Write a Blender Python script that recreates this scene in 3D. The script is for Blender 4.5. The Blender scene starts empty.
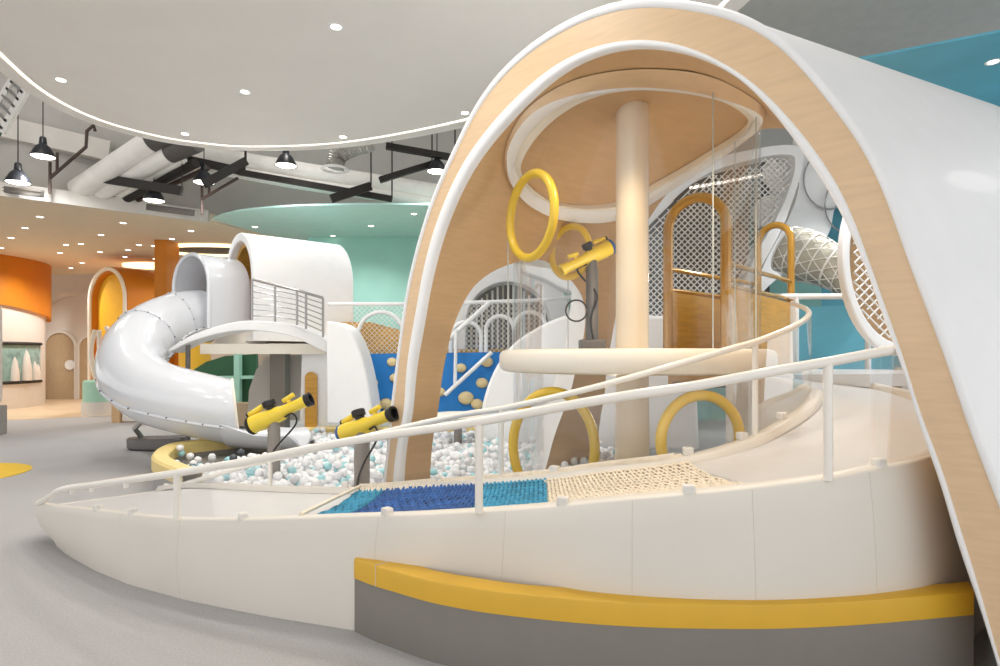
import bpy, bmesh, math, random
import numpy as np
from mathutils import Vector, Matrix
random.seed(7)
PI = math.pi
F, HZ, EYE = 600.0, 355.0, 1.35
sc = bpy.context.scene
COL = sc.collection

# ------------------------------------------------------------------ measuring helpers
def P(x, y, Y):
    """world point seen at photo position (x, y) when it stands Y metres away"""
    return Vector(((x - 500) / F * Y, Y, EYE + (HZ - y) / F * Y))

def G(x, y, z):
    Y = (EYE - z) * F / (y - HZ)
    return Vector(((x - 500) / F * Y, Y, z))

def V(*a): return Vector(a)

def smooth_path(pts, n=60, closed=False):
    pts = [Vector(p) for p in pts]
    m = len(pts)
    out = []
    segs = m if closed else m - 1
    per = max(2, n // segs)
    for i in range(segs):
        if closed:
            p0, p1, p2, p3 = pts[(i - 1) % m], pts[i], pts[(i + 1) % m], pts[(i + 2) % m]
        else:
            p1, p2 = pts[i], pts[i + 1]
            p0 = pts[i - 1] if i > 0 else p1 * 2 - p2
            p3 = pts[i + 2] if i + 2 < m else p2 * 2 - p1
        for k in range(per):
            t = k / per
            out.append(0.5 * ((2 * p1) + (p2 - p0) * t + (2 * p0 - 5 * p1 + 4 * p2 - p3) * t * t + (3 * p1 - p0 - 3 * p2 + p3) * t ** 3))
    if not closed:
        out.append(pts[-1].copy())
    return out

def resample(pts, n):
    pts = [Vector(p) for p in pts]
    d = [0.0]
    for a, b in zip(pts, pts[1:]): d.append(d[-1] + (b - a).length)
    out = []
    for s in np.linspace(0, d[-1], n):
        out.append(Vector([float(np.interp(s, d, [p[k] for p in pts])) for k in range(3)]))
    return out

def ibez(xs, ys, x): return float(np.interp(x, xs, ys))

# ------------------------------------------------------------------ mesh builder
class MB:
    def __init__(s): s.v = []; s.f = []; s.m = []
    def add(s, vs, fs, mi=0):
        o = len(s.v); s.v += [tuple(v) for v in vs]
        for f in fs: s.f.append([o + i for i in f]); s.m.append(mi)
    def grid(s, rows, cu=False, cv=False, mi=0):
        n, m = len(rows), len(rows[0]); vs = [p for r in rows for p in r]; fs = []
        for i in range(n if cu else n - 1):
            for j in range(m if cv else m - 1):
                a, b = i, (i + 1) % n; c, d = j, (j + 1) % m
                fs.append((a * m + c, a * m + d, b * m + d, b * m + c))
        s.add(vs, fs, mi); return s
    def tube(s, pts, r, seg=10, closed=False, cap=True, mi=0, flat=1.0, up=None):
        pts = [Vector(p) for p in pts]; n = len(pts)
        rr = r if isinstance(r, (list, tuple)) else [r] * n
        T = []
        for i in range(n):
            a = pts[(i - 1) % n] if closed or i > 0 else pts[i]
            b = pts[(i + 1) % n] if closed or i < n - 1 else pts[i]
            T.append((b - a).normalized())
        nrm = up or (Vector((0, 0, 1)) if abs(T[0].z) < .9 else Vector((1, 0, 0)))
        rows = []
        for i in range(n):
            nrm = (nrm - T[i] * nrm.dot(T[i]))
            nrm.normalize()
            b = T[i].cross(nrm)
            rows.append([pts[i] + (nrm * math.cos(2 * PI * k / seg) * flat + b * math.sin(2 * PI * k / seg)) * rr[i] for k in range(seg)])
        o = len(s.v)
        s.grid(rows, cu=closed, cv=True, mi=mi)
        if cap and not closed:
            s.f.append([o + k for k in range(seg)][::-1]); s.m.append(mi)
            s.f.append([o + (n - 1) * seg + k for k in range(seg)]); s.m.append(mi)
        return s
    def box(s, c, sx, sy, sz, ax=None, mi=0):
        c = Vector(c); ax = ax or (V(1, 0, 0), V(0, 1, 0), V(0, 0, 1))
        vs = [c + ax[0] * (i * sx / 2) + ax[1] * (j * sy / 2) + ax[2] * (k * sz / 2) for i in (-1, 1) for j in (-1, 1) for k in (-1, 1)]
        s.add(vs, [(0, 1, 3, 2), (4, 6, 7, 5), (0, 4, 5, 1), (2, 3, 7, 6), (0, 2, 6, 4), (1, 5, 7, 3)], mi); return s
    def beam(s, a, b, w, h, mi=0):
        a, b = Vector(a), Vector(b); d = (b - a); L = d.length; d.normalize()
        n = V(0, 0, 1) if abs(d.z) < .95 else V(1, 0, 0)
        e = d.cross(n).normalized(); n = e.cross(d)
        return s.box((a + b) / 2, L, w, h, (d, e, n), mi)
    def prism(s, pts, vec, mi=0):
        pts = [Vector(p) for p in pts]; n = len(pts); vec = Vector(vec)
        s.add(pts + [p + vec for p in pts], [tuple(range(n))[::-1], tuple(range(n, 2 * n))] + [(i, (i + 1) % n, n + (i + 1) % n, n + i) for i in range(n)], mi)
        return s
    def band(s, A, B, vec, closed=False, mi=0):
        vec = Vector(vec)
        rows = [[Vector(a), Vector(b), Vector(b) + vec, Vector(a) + vec] for a, b in zip(A, B)]
        o = len(s.v); n = len(rows)
        s.grid(rows, cu=closed, cv=True, mi=mi)
        if not closed:
            s.f.append([o, o + 1, o + 2, o + 3]); s.m.append(mi)
            s.f.append([o + (n - 1) * 4 + k for k in range(4)]); s.m.append(mi)
        return s
    def lathe(s, prof, c=(0, 0, 0), seg=24, ax=None, mi=0):
        c = Vector(c)
        ex, ey, ez = ax or (V(1, 0, 0), V(0, 1, 0), V(0, 0, 1))
        rows = [[c + ex * (r * math.cos(2 * PI * k / seg)) + ey * (r * math.sin(2 * PI * k / seg)) + ez * z for k in range(seg)] for r, z in prof]
        o = len(s.v); s.grid(rows, cv=True, mi=mi); n = len(rows)
        if prof[0][0] > 1e-6: s.f.append([o + k for k in range(seg)][::-1]); s.m.append(mi)
        if prof[-1][0] > 1e-6: s.f.append([o + (n - 1) * seg + k for k in range(seg)]); s.m.append(mi)
        return s
    def cyl(s, a, b, r, seg=20, r2=None, mi=0, bev=0.0):
        a, b = Vector(a), Vector(b); d = b - a; L = d.length; d.normalize()
        n = V(0, 0, 1) if abs(d.z) < .9 else V(1, 0, 0)
        e = d.cross(n).normalized(); n = e.cross(d)
        r2 = r if r2 is None else r2
        pr = [(r, 0), (r2, L)] if not bev else [(r - bev, 0), (r - bev * .3, bev * .3), (r, bev), (r2, L - bev), (r2 - bev * .3, L - bev * .3), (r2 - bev, L)]
        return s.lathe(pr, a, seg, (n, e, d), mi)
    def ball(s, c, r, sub=2, mi=0, sc_=(1, 1, 1)):
        vs, fs = ico(sub)
        s.add([Vector(c) + Vector((v[0] * r * sc_[0], v[1] * r * sc_[1], v[2] * r * sc_[2])) for v in vs], fs, mi); return s

_ico = {}
def ico(sub):
    if sub not in _ico:
        bm = bmesh.new(); bmesh.ops.create_icosphere(bm, subdivisions=sub, radius=1.0)
        bm.verts.index_update()
        _ico[sub] = ([tuple(v.co) for v in bm.verts], [tuple(v.index for v in f.verts) for f in bm.faces]); bm.free()
    return _ico[sub]

ORG = {}          # world place of every object's origin while building
def build(name, mb, mat, parent=None, loc=None, sharp=35, bevel=0, recalc=True):
    """links mb as ONE mesh object; vertices of mb are given in world space"""
    me = bpy.data.meshes.new(name)
    base = ORG[parent.name] if parent is not None else Vector(loc if loc is not None else (0, 0, 0))
    me.from_pydata([tuple(Vector(v) - base) for v in mb.v], [], mb.f)
    for m in (mat if isinstance(mat, (list, tuple)) else [mat]): me.materials.append(m)
    me.polygons.foreach_set('material_index', mb.m)
    if recalc:
        bm = bmesh.new(); bm.from_mesh(me); bmesh.ops.recalc_face_normals(bm, faces=bm.faces); bm.to_mesh(me); bm.free()
    me.shade_smooth(); me.set_sharp_from_angle(angle=math.radians(sharp))
    o = bpy.data.objects.new(name, me); COL.objects.link(o)
    if parent is not None: o.parent = parent
    else: o.location = base
    ORG[o.name] = base
    if bevel:
        b = o.modifiers.new('Bevel', 'BEVEL'); b.width = bevel; b.segments = 3; b.limit_method = 'ANGLE'
    return o

def tag(o, label, cat, group=None, kind=None):
    o['label'] = label; o['category'] = cat
    if group: o['group'] = group
    if kind: o['kind'] = kind
    return o
def thing(name, label, cat, loc, group=None):
    o = bpy.data.objects.new(name, None); COL.objects.link(o); o.location = loc; o.empty_display_size = .1
    ORG[o.name] = Vector(loc)
    return tag(o, label, cat, group)
def struct(name, mb, mat, parent=None, **k):
    o = build(name, mb, mat, parent, **k)
    if parent is None: o['kind'] = 'structure'
    return o
def note(o, label): o['label'] = label; return o
def copy_tree(o, parent=None):
    c = o.copy(); COL.objects.link(c)
    if parent is not None: c.parent = parent
    for ch in list(o.children): copy_tree(ch, c)
    return c

# ------------------------------------------------------------------ materials
def lin(h):
    h = h.lstrip('#'); r = []
    for i in (0, 2, 4):
        c = int(h[i:i + 2], 16) / 255
        r.append(c / 12.92 if c <= .04045 else ((c + .055) / 1.055) ** 2.4)
    return (*r, 1)
def mat(name, col, rough=.5, metal=0, coat=0, var=.04, scale=6, bump=0, bscale=60, stretch=(1, 1, 1), spec=.5, trans=0):
    m = bpy.data.materials.new(name); m.use_nodes = True; nt = m.node_tree; n = nt.nodes; b = n['Principled BSDF']
    b.inputs['Roughness'].default_value = rough; b.inputs['Metallic'].default_value = metal
    b.inputs['Coat Weight'].default_value = coat; b.inputs['Coat Roughness'].default_value = .06
    b.inputs['Specular IOR Level'].default_value = spec
    tc = n.new('ShaderNodeTexCoord'); mp = n.new('ShaderNodeMapping'); mp.inputs['Scale'].default_value = stretch
    nt.links.new(tc.outputs['Object'], mp.inputs['Vector'])
    ns = n.new('ShaderNodeTexNoise'); ns.inputs['Scale'].default_value = scale; ns.inputs['Detail'].default_value = 5
    nt.links.new(mp.outputs['Vector'], ns.inputs['Vector'])
    rp = n.new('ShaderNodeValToRGB'); c = lin(col)
    rp.color_ramp.elements[0].position = .3; rp.color_ramp.elements[1].position = .7
    rp.color_ramp.elements[0].color = (*[x * (1 - var) for x in c[:3]], 1)
    rp.color_ramp.elements[1].color = (*[min(1, x * (1 + var)) for x in c[:3]], 1)
    nt.links.new(ns.outputs['Fac'], rp.inputs['Fac']); nt.links.new(rp.outputs['Color'], b.inputs['Base Color'])
    if bump:
        n2 = n.new('ShaderNodeTexNoise'); n2.inputs['Scale'].default_value = bscale; n2.inputs['Detail'].default_value = 3
        nt.links.new(mp.outputs['Vector'], n2.inputs['Vector'])
        bp = n.new('ShaderNodeBump'); bp.inputs['Strength'].default_value = bump; bp.inputs['Distance'].default_value = .01
        nt.links.new(n2.outputs['Fac'], bp.inputs['Height']); nt.links.new(bp.outputs['Normal'], b.inputs['Normal'])
    return m
def glow(name, col, st):
    m = bpy.data.materials.new(name); m.use_nodes = True; b = m.node_tree.nodes['Principled BSDF']
    b.inputs['Base Color'].default_value = lin(col); b.inputs['Emission Color'].default_value = lin(col); b.inputs['Emission Strength'].default_value = st
    return m
def clear(name, col, gl=.07, tint=.96):
    m = bpy.data.materials.new(name); m.use_nodes = True; nt = m.node_tree; n = nt.nodes
    n.remove(n['Principled BSDF'])
    tr = n.new('ShaderNodeBsdfTransparent'); c = lin(col); tr.inputs['Color'].default_value = (c[0] * tint, c[1] * tint, c[2] * tint, 1)
    gs = n.new('ShaderNodeBsdfGlossy'); gs.inputs['Roughness'].default_value = .03; gs.inputs['Color'].default_value = (.9, .9, .9, 1)
    lw = n.new('ShaderNodeLayerWeight'); lw.inputs['Blend'].default_value = .25
    mr = n.new('ShaderNodeMapRange'); mr.inputs['To Min'].default_value = gl * .5; mr.inputs['To Max'].default_value = .35
    nt.links.new(lw.outputs['Fresnel'], mr.inputs['Value'])
    mx = n.new('ShaderNodeMixShader'); nt.links.new(mr.outputs['Result'], mx.inputs['Fac'])
    nt.links.new(tr.outputs[0], mx.inputs[1]); nt.links.new(gs.outputs[0], mx.inputs[2])
    nt.links.new(mx.outputs[0], n['Material Output'].inputs['Surface'])
    return m

M = dict(
    carpet=mat('carpet', '#bbb9b9', .95, var=.10, scale=90, bump=.5, bscale=260, spec=.1),
    cream_floor=mat('cream_floor', '#e6cfae', .35, var=.05, scale=3),
    yellow_floor=mat('yellow_floor', '#edc32f', .7),
    wall=mat('wall_paint', '#ded8d0', .7, var=.02),
    grey_back=mat('upper_wall_paint', '#bfbbb5', .85, var=.03),
    ceil_grey=mat('upper_ceiling', '#cbc8c3', .9, var=.04),
    disc=mat('disc_plaster', '#f0ece7', .75, var=.015, scale=2),
    ceil_cream=mat('cream_plaster', '#e9d9bf', .75, var=.02),
    ceil_teal=mat('aqua_plaster', '#c2e8e0', .6, var=.03),
    teal=mat('teal_wall', '#a3d6ca', .6, var=.04, scale=2),
    teal_deep=mat('teal_deep', '#5fa8bd', .6, var=.12, scale=1.6),
    white=mat('white_lacquer', '#f2f2f2', .5, var=.015, coat=.06),
    gloss=mat('white_slide_plastic', '#dde0e6', .16, var=.01, coat=.7),
    wood=mat('birch_wood', '#cfab80', .42, var=.05, scale=5, stretch=(1, 1, 9), bump=.05, bscale=30),
    wood_face=mat('birch_face', '#dfc09a', .42, var=.05, scale=5, stretch=(1, 1, 9), bump=.05, bscale=30),
    wood_door=mat('door_wood', '#b8a07f', .5, var=.08, scale=5, stretch=(6, 6, .8)),
    wood_gold=mat('golden_wood', '#c8963f', .35, var=.12, scale=4, stretch=(1, 1, 8)),
    gold=mat('gold_lacquer', '#c4933a', .22, metal=.35, var=.06, coat=.5),
    vinyl=mat('cream_vinyl', '#e3ddd3', .42, var=.02, scale=2, bump=.04, bscale=9),
    seam=mat('vinyl_seam', '#d8d0c4', .6),
    deck=mat('deck_vinyl', '#d9d8d8', .35, var=.02),
    rail=mat('rail_enamel', '#f5f0e7', .28, coat=.3, var=.01),
    clamp=mat('clamp_plastic', '#ebe7e0', .4),
    yellow=mat('yellow_vinyl', '#e0b034', .42, var=.03, bump=.03, bscale=12),
    yellow_rim=mat('pale_yellow_vinyl', '#f0d88e', .45, var=.03),
    ring=mat('yellow_ring', '#e8c23e', .35, var=.03, coat=.2),
    blaster=mat('blaster_yellow', '#edcf3f', .35, var=.03, coat=.25),
    black=mat('black_plastic', '#1c1b1c', .45),
    blue_lens=mat('blue_lens', '#2b5a9e', .3, coat=.3),
    grey_post=mat('grey_post', '#8e8780', .5),
    bench_grey=mat('grey_vinyl', '#827d76', .55, var=.03, bump=.05, bscale=14),
    pit_grey=mat('pit_grey', '#98948f', .6),
    column=mat('column_cream', '#ecdcc2', .3, coat=.3, var=.015),
    pad=mat('pad_cream', '#f4ecdd', .4, var=.015),
    rope_blue=mat('rope_blue', '#2f61a6', .8, var=.35, scale=9),
    rope_aqua=mat('rope_aqua', '#3c98bd', .8, var=.25, scale=9),
    under_blue=mat('under_blue', '#1f3d74', .9, var=.2, scale=25),
    rope_cream=mat('rope_cream', '#efe3cf', .8, var=.08, scale=20),
    under_cream=mat('under_cream', '#d8c7ab', .8),
    net_white=mat('net_white', '#eceae6', .7),
    net_grey=mat('net_grey', '#bab6a8', .8),
    net_orange=mat('net_orange', '#c79a4e', .7),
    blue=mat('climbing_blue', '#1a7ccb', .55, var=.06),
    hold=mat('hold_cream', '#e9d3a0', .5, var=.05),
    orange=mat('orange_paint', '#cf7c0e', .6, var=.03),
    amber=mat('amber_paint', '#f0b62a', .5, var=.03),
    green=mat('dark_green', '#2c5a3a', .6, var=.08),
    mint=mat('mint_paint', '#a9d6c2', .6),
    steel=mat('steel', '#a8a6a4', .3, metal=.7),
    dark_steel=mat('dark_steel', '#6d6a68', .45, metal=.4),
    duct=mat('duct_wrap', '#f2efe9', .55, var=.04, bump=.06, bscale=12),
    duct_dark=mat('duct_collar', '#5a5652', .6),
    black_steel=mat('black_steel', '#241f1c', .6),
    brown_pipe=mat('brown_pipe', '#4a3a33', .6),
    foil=mat('foil_duct', '#b7b4ae', .35, metal=.6, var=.15, scale=30, bump=.5, bscale=40),
    lamp_shade=mat('lamp_shade', '#2a2c31', .35),
    grey_vent=mat('vent_grey', '#6f6a65', .6),
    tank=mat('tank_water', '#8fb0ad', .15, var=.3, scale=5),
    lamp=glow('lamp_glow', '#fff6e8', 6.0),
    led=glow('led_glow', '#fff4e6', 1.5),
    warm_led=glow('warm_led', '#ffe9b8', 1.6),
    acrylic=clear('acrylic', '#ffffff', .05, .985),
    acrylic_edge=mat('acrylic_edge', '#c9d0cd', .25),
    b_white=mat('ball_white', '#f2f2f4', .35), b_pearl=mat('ball_pearl', '#d3d5d8', .35),
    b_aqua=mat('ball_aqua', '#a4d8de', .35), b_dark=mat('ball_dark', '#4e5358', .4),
)

# ================================================================== SETTING
b = MB(); b.grid([[V(-24, -3, 0), V(-24, 24, 0)], [V(14, -3, 0), V(14, 24, 0)]])
struct('floor', b, M['carpet'])
pl = [G(-60, 421, 0), G(20, 420, 0), G(80, 417, 0), G(150, 414, 0), G(190, 408, 0), V(-8.5, 18.4, 0), V(-20, 18.4, 0)]
b = MB(); b.prism([p + V(0, 0, .001) for p in pl], V(0, 0, .006)); struct('floor_cream', b, M['cream_floor'])
c = V(-6.2, 6.72, 0); b = MB(); b.lathe([(0, .001), (.76, .001), (.76, .006), (0, .006)], c, 48); struct('floor_dot', b, M['yellow_floor'])

# far wall with its shallow arches and doors
b = MB(); b.box((-12, 18.45, 2.5), 17, .3, 5); struct('wall_back', b, M['wall'])
b = MB(); b.box((1.5, 12.6, 1.9), 11, .25, 3.8); struct('wall_aqua', b, M['teal'])
b = MB(); b.prism([V(5.2, 9.7, 0), V(9.8, 7.0, 0), V(10, 7.2, 0), V(5.4, 9.9, 0)], V(0, 0, 3.8)); struct('wall_right', b, M['teal_deep'])

def arch_pts(c, ex, w, h, n=16, ez=V(0, 0, 1)):
    """outline of an arch (straight legs, round top) standing on c: from one foot over the top to the other"""
    r = w / 2; pts = [c - ex * r]
    for k in range(n + 1):
        a = PI - PI * k / n
        pts.append(c + ex * (r * math.cos(a)) + ez * (h - r + r * math.sin(a)))
    pts.append(c + ex * r); return pts
for i, (x0, x1, y0, lab) in enumerate(((47, 76, 333, ''), (81, 103, 337, ''))):
    Y = 18.28
    c = V(((x0 + x1) / 2 - 500) / F * Y, Y, 0); w = (x1 - x0) / F * Y; h = EYE + (HZ - y0) / F * Y
    b = MB(); b.prism(arch_pts(c, V(1, 0, 0), w, h), V(0, -.05, 0)); d = struct('door_%d' % (i + 1), b, M['wood_door'])
    A = arch_pts(c, V(1, 0, 0), w + .16, h + .08); B = arch_pts(c, V(1, 0, 0), w, h)
    f = MB(); f.band(A, B, V(0, -.09, 0)); build('door_frame', f, M['wall'], d)
    k = MB(); k.lathe([(0, 0), (.15, 0), (.15, .03), (0, .03)], c + V(w * .36, -.07, 1.05), 24, (V(1, 0, 0), V(0, 0, 1), V(0, -1, 0))); build('door_handle', k, M['white'], d)
# shallow arched recess band above the doors
A = arch_pts(V(-12.9, 18.3, 0), V(1, 0, 0), 2.6, 3.3); B = arch_pts(V(-12.9, 18.3, 0), V(1, 0, 0), 2.3, 3.15)
b = MB(); b.band(A, B, V(0, -.12, 0)); struct('trim_1', b, M['wall'])
b = MB(); b.box((-11.35, 18.2, 1.95), .28, .25, 3.9); struct('trim_2', b, M['wall'])

# curved counter wall with a fish tank window, and orange wall above
cen = V(-14.1, 15.3, 0)
def arcwall(c, r, a0, a1, z0, z1, th, n=28):
    o = [c + V(r * math.cos(a), r * math.sin(a), z0) for a in np.linspace(a0, a1, n)]
    i = [c + V((r - th) * math.cos(a), (r - th) * math.sin(a), z0) for a in np.linspace(a0, a1, n)]
    m = MB(); m.band(o, i, V(0, 0, z1 - z0)); return m
m = arcwall(cen, 2.0, -2.7, 1.1, 0, .62, .2); struct('wall_counter', m, M['wall'])
m = arcwall(cen, 2.0, -2.7, 1.1, 1.66, 2.62, .2); struct('wall_curved', m, M['wall'])
m = arcwall(cen, 2.0, .34, 1.1, .62, 1.66, .2); struct('wall_pier', m, M['wall'])
m = arcwall(cen, 1.97, -1.2, .34, .62, 1.66, .06); w1 = struct('window_1', m, M['tank'])
m = MB()
for z in (.66, 1.64): m.tube([cen + V(2.0 * math.cos(a), 2.0 * math.sin(a), z) for a in np.linspace(-1.2, .34, 24)], .04, 8)
build('window_frame', m, M['black_steel'], w1)
for a, h, r in ((-.15, .62, .10), (.02, .8, .13), (.18, .5, .09), (.26, .42, .07)):
    m = MB(); m.lathe([(r, 0), (r * .9, h * .4), (r * .5, h * .8), (0, h)], cen + V(1.99 * math.cos(a), 1.99 * math.sin(a), .7), 12); build('coral', m, M['wall'], w1)
b = MB()
o1 = [cen + V(2.08 * math.cos(a), 2.08 * math.sin(a), 3.8) for a in np.linspace(-2.6, .9, 24)]
i1 = [cen + V(2.08 * math.cos(a), 2.08 * math.sin(a), ibez([-.3, .75], [2.58, 2.28], a)) for a in np.linspace(-2.6, .9, 24)]
b.band(o1, i1, V(-.02, .12, 0)); struct('wall_orange', b, M['orange'])

# lower ceilings
cy = [V(-16, 7.6, 3.8), G(0, 195, 3.8), G(100, 208, 3.8), G(210, 222, 3.8), G(262, 234, 3.8), G(330, 247, 3.8), V(-3.0, 19, 3.8), V(-22, 19, 3.8), V(-22, 7.6, 3.8)]
b = MB(); b.prism(cy, V(0, 0, .16)); struct('ceiling_cream', b, M['ceil_cream'])
te = [G(212, 219.5, 3.8), G(222, 215, 3.8), G(240, 211, 3.8), G(268, 208, 3.8), G(300, 206, 3.8), G(360, 204.5, 3.8), G(430, 205, 3.8), V(.2, 10.6, 3.8), V(1.6, 12.4, 3.8), V(-3.0, 19, 3.8), G(330, 247, 3.8), G(262, 234, 3.8)]
b = MB(); b.prism(te, V(0, 0, .03)); struct('ceiling_aqua', b, M['ceil_teal'])
tr_ = [V(2.6, 5.15, 3.8), V(3.14, 4.9, 3.8), V(3.8, 4.55, 3.8), V(6.5, 3.3, 3.8), V(10, 2.2, 3.8), V(10, 8, 3.8), V(6.6, 9.5, 3.8), V(6.4, 7.2, 3.8), V(4.4, 6.2, 3.8), V(3.0, 5.6, 3.8)]
b = MB(); b.prism(tr_, V(0, 0, .02)); struct('ceiling_teal', b, M['teal_deep'])
b = MB(); b.box((-5, 9, 6.25), 34, 26, .1); struct('ceiling', b, M['ceil_grey'])
up = [V(-20, 8.0, 3.9), V(-7.6, 9.6, 3.9), V(-5.2, 11.3, 3.9), V(-2.5, 11.9, 3.9), V(1, 12.5, 3.9), V(9, 12.5, 3.9)]
b = MB(); b.band([p + V(0, .15, 0) for p in up], up, V(0, 0, 2.35)); struct('wall_upper', b, M['grey_back'])
b = MB(); b.beam(P(-60, 113, 9.15), P(110, 152, 10.05), .16, .33); struct('beam', b, M['wall'])
# fascia along the cream ceiling edge
e = cy[0:4]; b = MB(); b.band([p + V(0, -.01, -.02) for p in e], [p + V(0, -.07, -.02) for p in e], V(0, 0, .22)); struct('trim_3', b, M['wall'])

# floating disc ceiling
dz = 4.2
dp = [(-5.02, 6.02), (-5.14, 6.73), (-5.05, 7.34), (-4.75, 7.81), (-4.3, 8.16), (-3.49, 8.38), (-2.05, 8.22), (-.37, 7.47), (1.2, 6.3), (1.99, 4.9), (1.85, 3.8), (.9, 2.9), (-.7, 2.5), (-2.4, 2.9), (-3.8, 3.9), (-4.65, 5.0)]
dpath = smooth_path([V(x, y, dz) for x, y in dp], 160, True)
dc = V(-1.6, 5.5, dz)
def inset(d): return [p + (dc - p).normalized() * d for p in dpath]
b = MB(); b.band(dpath, inset(.17), V(0, 0, .3), closed=True); b.prism([p + V(0, 0, .01) for p in inset(.21)], V(0, 0, .25)); b.prism([p + V(0, 0, .27) for p in inset(.1)], V(0, 0, .03))
disc = struct('ceiling_disc', b, M['disc'])
b = MB(); b.band([p + V(0, 0, .012) for p in inset(.168)], [p + V(0, 0, .012) for p in inset(.212)], V(0, 0, .03), closed=True); build('led_strip', b, M['led'], disc)

# ------------------------------------------------------------------ downlights
def downlight(p, lab, grp, r=.055):
    m = MB(); m.lathe([(r * .8, 0), (r * 1.25, -.004), (r * 1.25, .004), (r * .8, .01)], p, 20)
    o = build('downlight', m, M['white'], loc=p); tag(o, lab, 'downlight', grp)
    m = MB(); m.lathe([(0, 0), (r * .82, 0), (r * .82, .004), (0, .004)], p + V(0, 0, -.002), 20); build('lamp', m, M['lamp'], o)
    return o
DL = [(61, 80, 'round downlight in the pale ceiling disc nearest the cable ladder'),
      (245, 92, 'small round downlight alone near the middle of the pale ceiling disc'),
      (336, 27, 'small round downlight in the pale ceiling disc, highest one in the photo'),
      (185, 134, 'small round downlight in the pale ceiling disc above the white lagged ducts'),
      (343, 137, 'small round downlight in the pale ceiling disc above the foil duct'),
      (465, 113, 'small round downlight in the pale ceiling disc just beside the big wooden arch')]
for x, y, lab in DL: downlight(G(x, y, dz + .01) if False else P(x, y, (dz + .008 - EYE) * F / (HZ - y)), lab, 'downlights in the ceiling disc', .052)
for x, y in ((25, 228), (11, 238), (1, 248), (66, 245), (40, 217), (123, 223), (101, 235), (139, 245), (172, 239), (81, 244), (154, 246), (191, 231), (60, 253), (71, 268), (82, 263), (125, 257), (128, 250), (155, 259), (100, 252)):
    downlight(P(x, y, (3.798 - EYE) * F / (HZ - y)), 'tiny round downlight in the cream ceiling over the far entrance hall', 'downlights in the cream ceiling', .06)
for x, y in ((255, 227), (333, 236), (350, 244), (371, 226), (385, 242), (414, 214)):
    downlight(P(x, y, (3.798 - EYE) * F / (HZ - y)), 'tiny round downlight in the aqua ceiling behind the white play tower', 'downlights in the aqua ceiling', .055)
downlight(P(993, 62, (3.798 - EYE) * F / (HZ - 62)), 'round downlight in the deep teal ceiling above the white tunnel shell', 'downlight in the teal ceiling', .045)

# ring lights in the cream ceiling
def ringlight(p, rx, ry, lab, wid=.12):
    p.z = 3.799; n = 40; A = [p + V(rx * math.cos(2 * PI * k / n), ry * math.sin(2 * PI * k / n), 0) for k in range(n)]
    B = [p + V((rx - wid) * math.cos(2 * PI * k / n), (ry - wid) * math.sin(2 * PI * k / n), 0) for k in range(n)]
    m = MB(); m.band(A, B, V(0, 0, -.06), closed=True); o = build('ring_light', m, M['warm_led'], loc=p); tag(o, lab, 'ceiling light')
    m = MB(); m.prism([q + V(0, 0, -.012) for q in B], V(0, 0, .01)); build('recess', m, M['duct_dark'] if wid < .3 else M['warm_led'], o)
ringlight(P(214, 250.5, 13.9), 1.2, .75, 'large oval glowing ring recess in the ceiling behind the white slide hood')
ringlight(P(152, 267, 16.3), .75, .5, 'glowing oval ceiling light above the orange arch', .35)

# ================================================================== PENDANTS
def pendant_proto():
    o = thing('pendant_lamp', '', 'pendant lamp', (0, 0, 0), 'black bell pendant lamps in the open ceiling')
    m = MB(); m.lathe([(.035, .30), (.045, .28), (.052, .19), (.10, .145), (.15, .05), (.168, 0), (.155, .004), (.09, .12), (.03, .17)], (0, 0, 0), 28); build('lamp_shade', m, M['lamp_shade'], o)
    m = MB(); m.lathe([(0, -.012), (.08, -.01), (.13, -.002), (.152, .008), (0, .02)], (0, 0, 0), 24); build('bulb', m, M['lamp'], o)
    m = MB(); m.tube([V(0, 0, .30), V(0, 0, 1.9)], .008, 6); build('cord', m, M['black'], o)
    return o
pp = pendant_proto()
for i, (x, y, Y, lab) in enumerate(((43, 157, 9.0, 'black bell pendant lamp on a long cord nearest the cable ladder'),
        (18, 183, 9.0, 'black bell pendant lamp hanging lowest, above the orange wall'),
        (204, 183, 9.6, 'black bell pendant lamp hanging below the crossing black trays'),
        (286, 166, 9.4, 'black bell pendant lamp in front of the long white ducts'),
        (154, 201, 9.75, 'small black bell pendant lamp just above the cream ceiling edge'),
        (437, 172, 9.6, 'black bell pendant lamp half hidden by the big wooden arch'))):
    o = pp if i == 0 else copy_tree(pp)
    o.location = P(x, y, Y); o['label'] = lab

# ================================================================== DUCTS AND TRAYS
def single(name, mb, mt, lab, cat, loc, grp=None, **k):
    o = build(name, mb, mt, loc=loc, **k); return tag(o, lab, cat, grp)
g1 = 'lagged round ducts'
m = MB(); a, c_ = P(152, 141, 9.3), P(78, 190, 9.9); m.cyl(a, c_, .17, 24)
d = single('air_duct', m, M['duct'], 'fat pale lagged duct slanting down to the wall, outermost of the bundle', 'duct', a, g1)
m = MB(); m.cyl(a + (a - c_).normalized() * .45 + V(.1, 0, 0), a, .175, 24); build('collar', m, M['duct_dark'], d)
m = MB(); a, c_ = P(170, 153, 9.4), P(98, 193, 10.05); m.cyl(a, c_, .15, 24)
d = single('air_duct', m, M['duct'], 'pale lagged duct slanting down to the wall, middle of the bundle', 'duct', a, g1)
m = MB(); m.cyl(a + (a - c_).normalized() * .45 + V(.1, 0, 0), a, .155, 24); build('collar', m, M['duct_dark'], d)
m = MB(); a, c_ = P(183, 159, 9.5), P(114, 197, 10.2); m.cyl(a, c_, .075, 18); single('air_duct', m, M['duct'], 'thin pale lagged pipe beside the two fat slanting ducts', 'pipe', a, g1)
m = MB(); a, c_ = P(196, 163, 9.5), P(124, 200, 10.25); m.cyl(a, c_, .075, 14); single('steel_pipe', m, M['black_steel'], 'black steel pipe slanting alongside the pale ducts', 'pipe', a)
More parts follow.
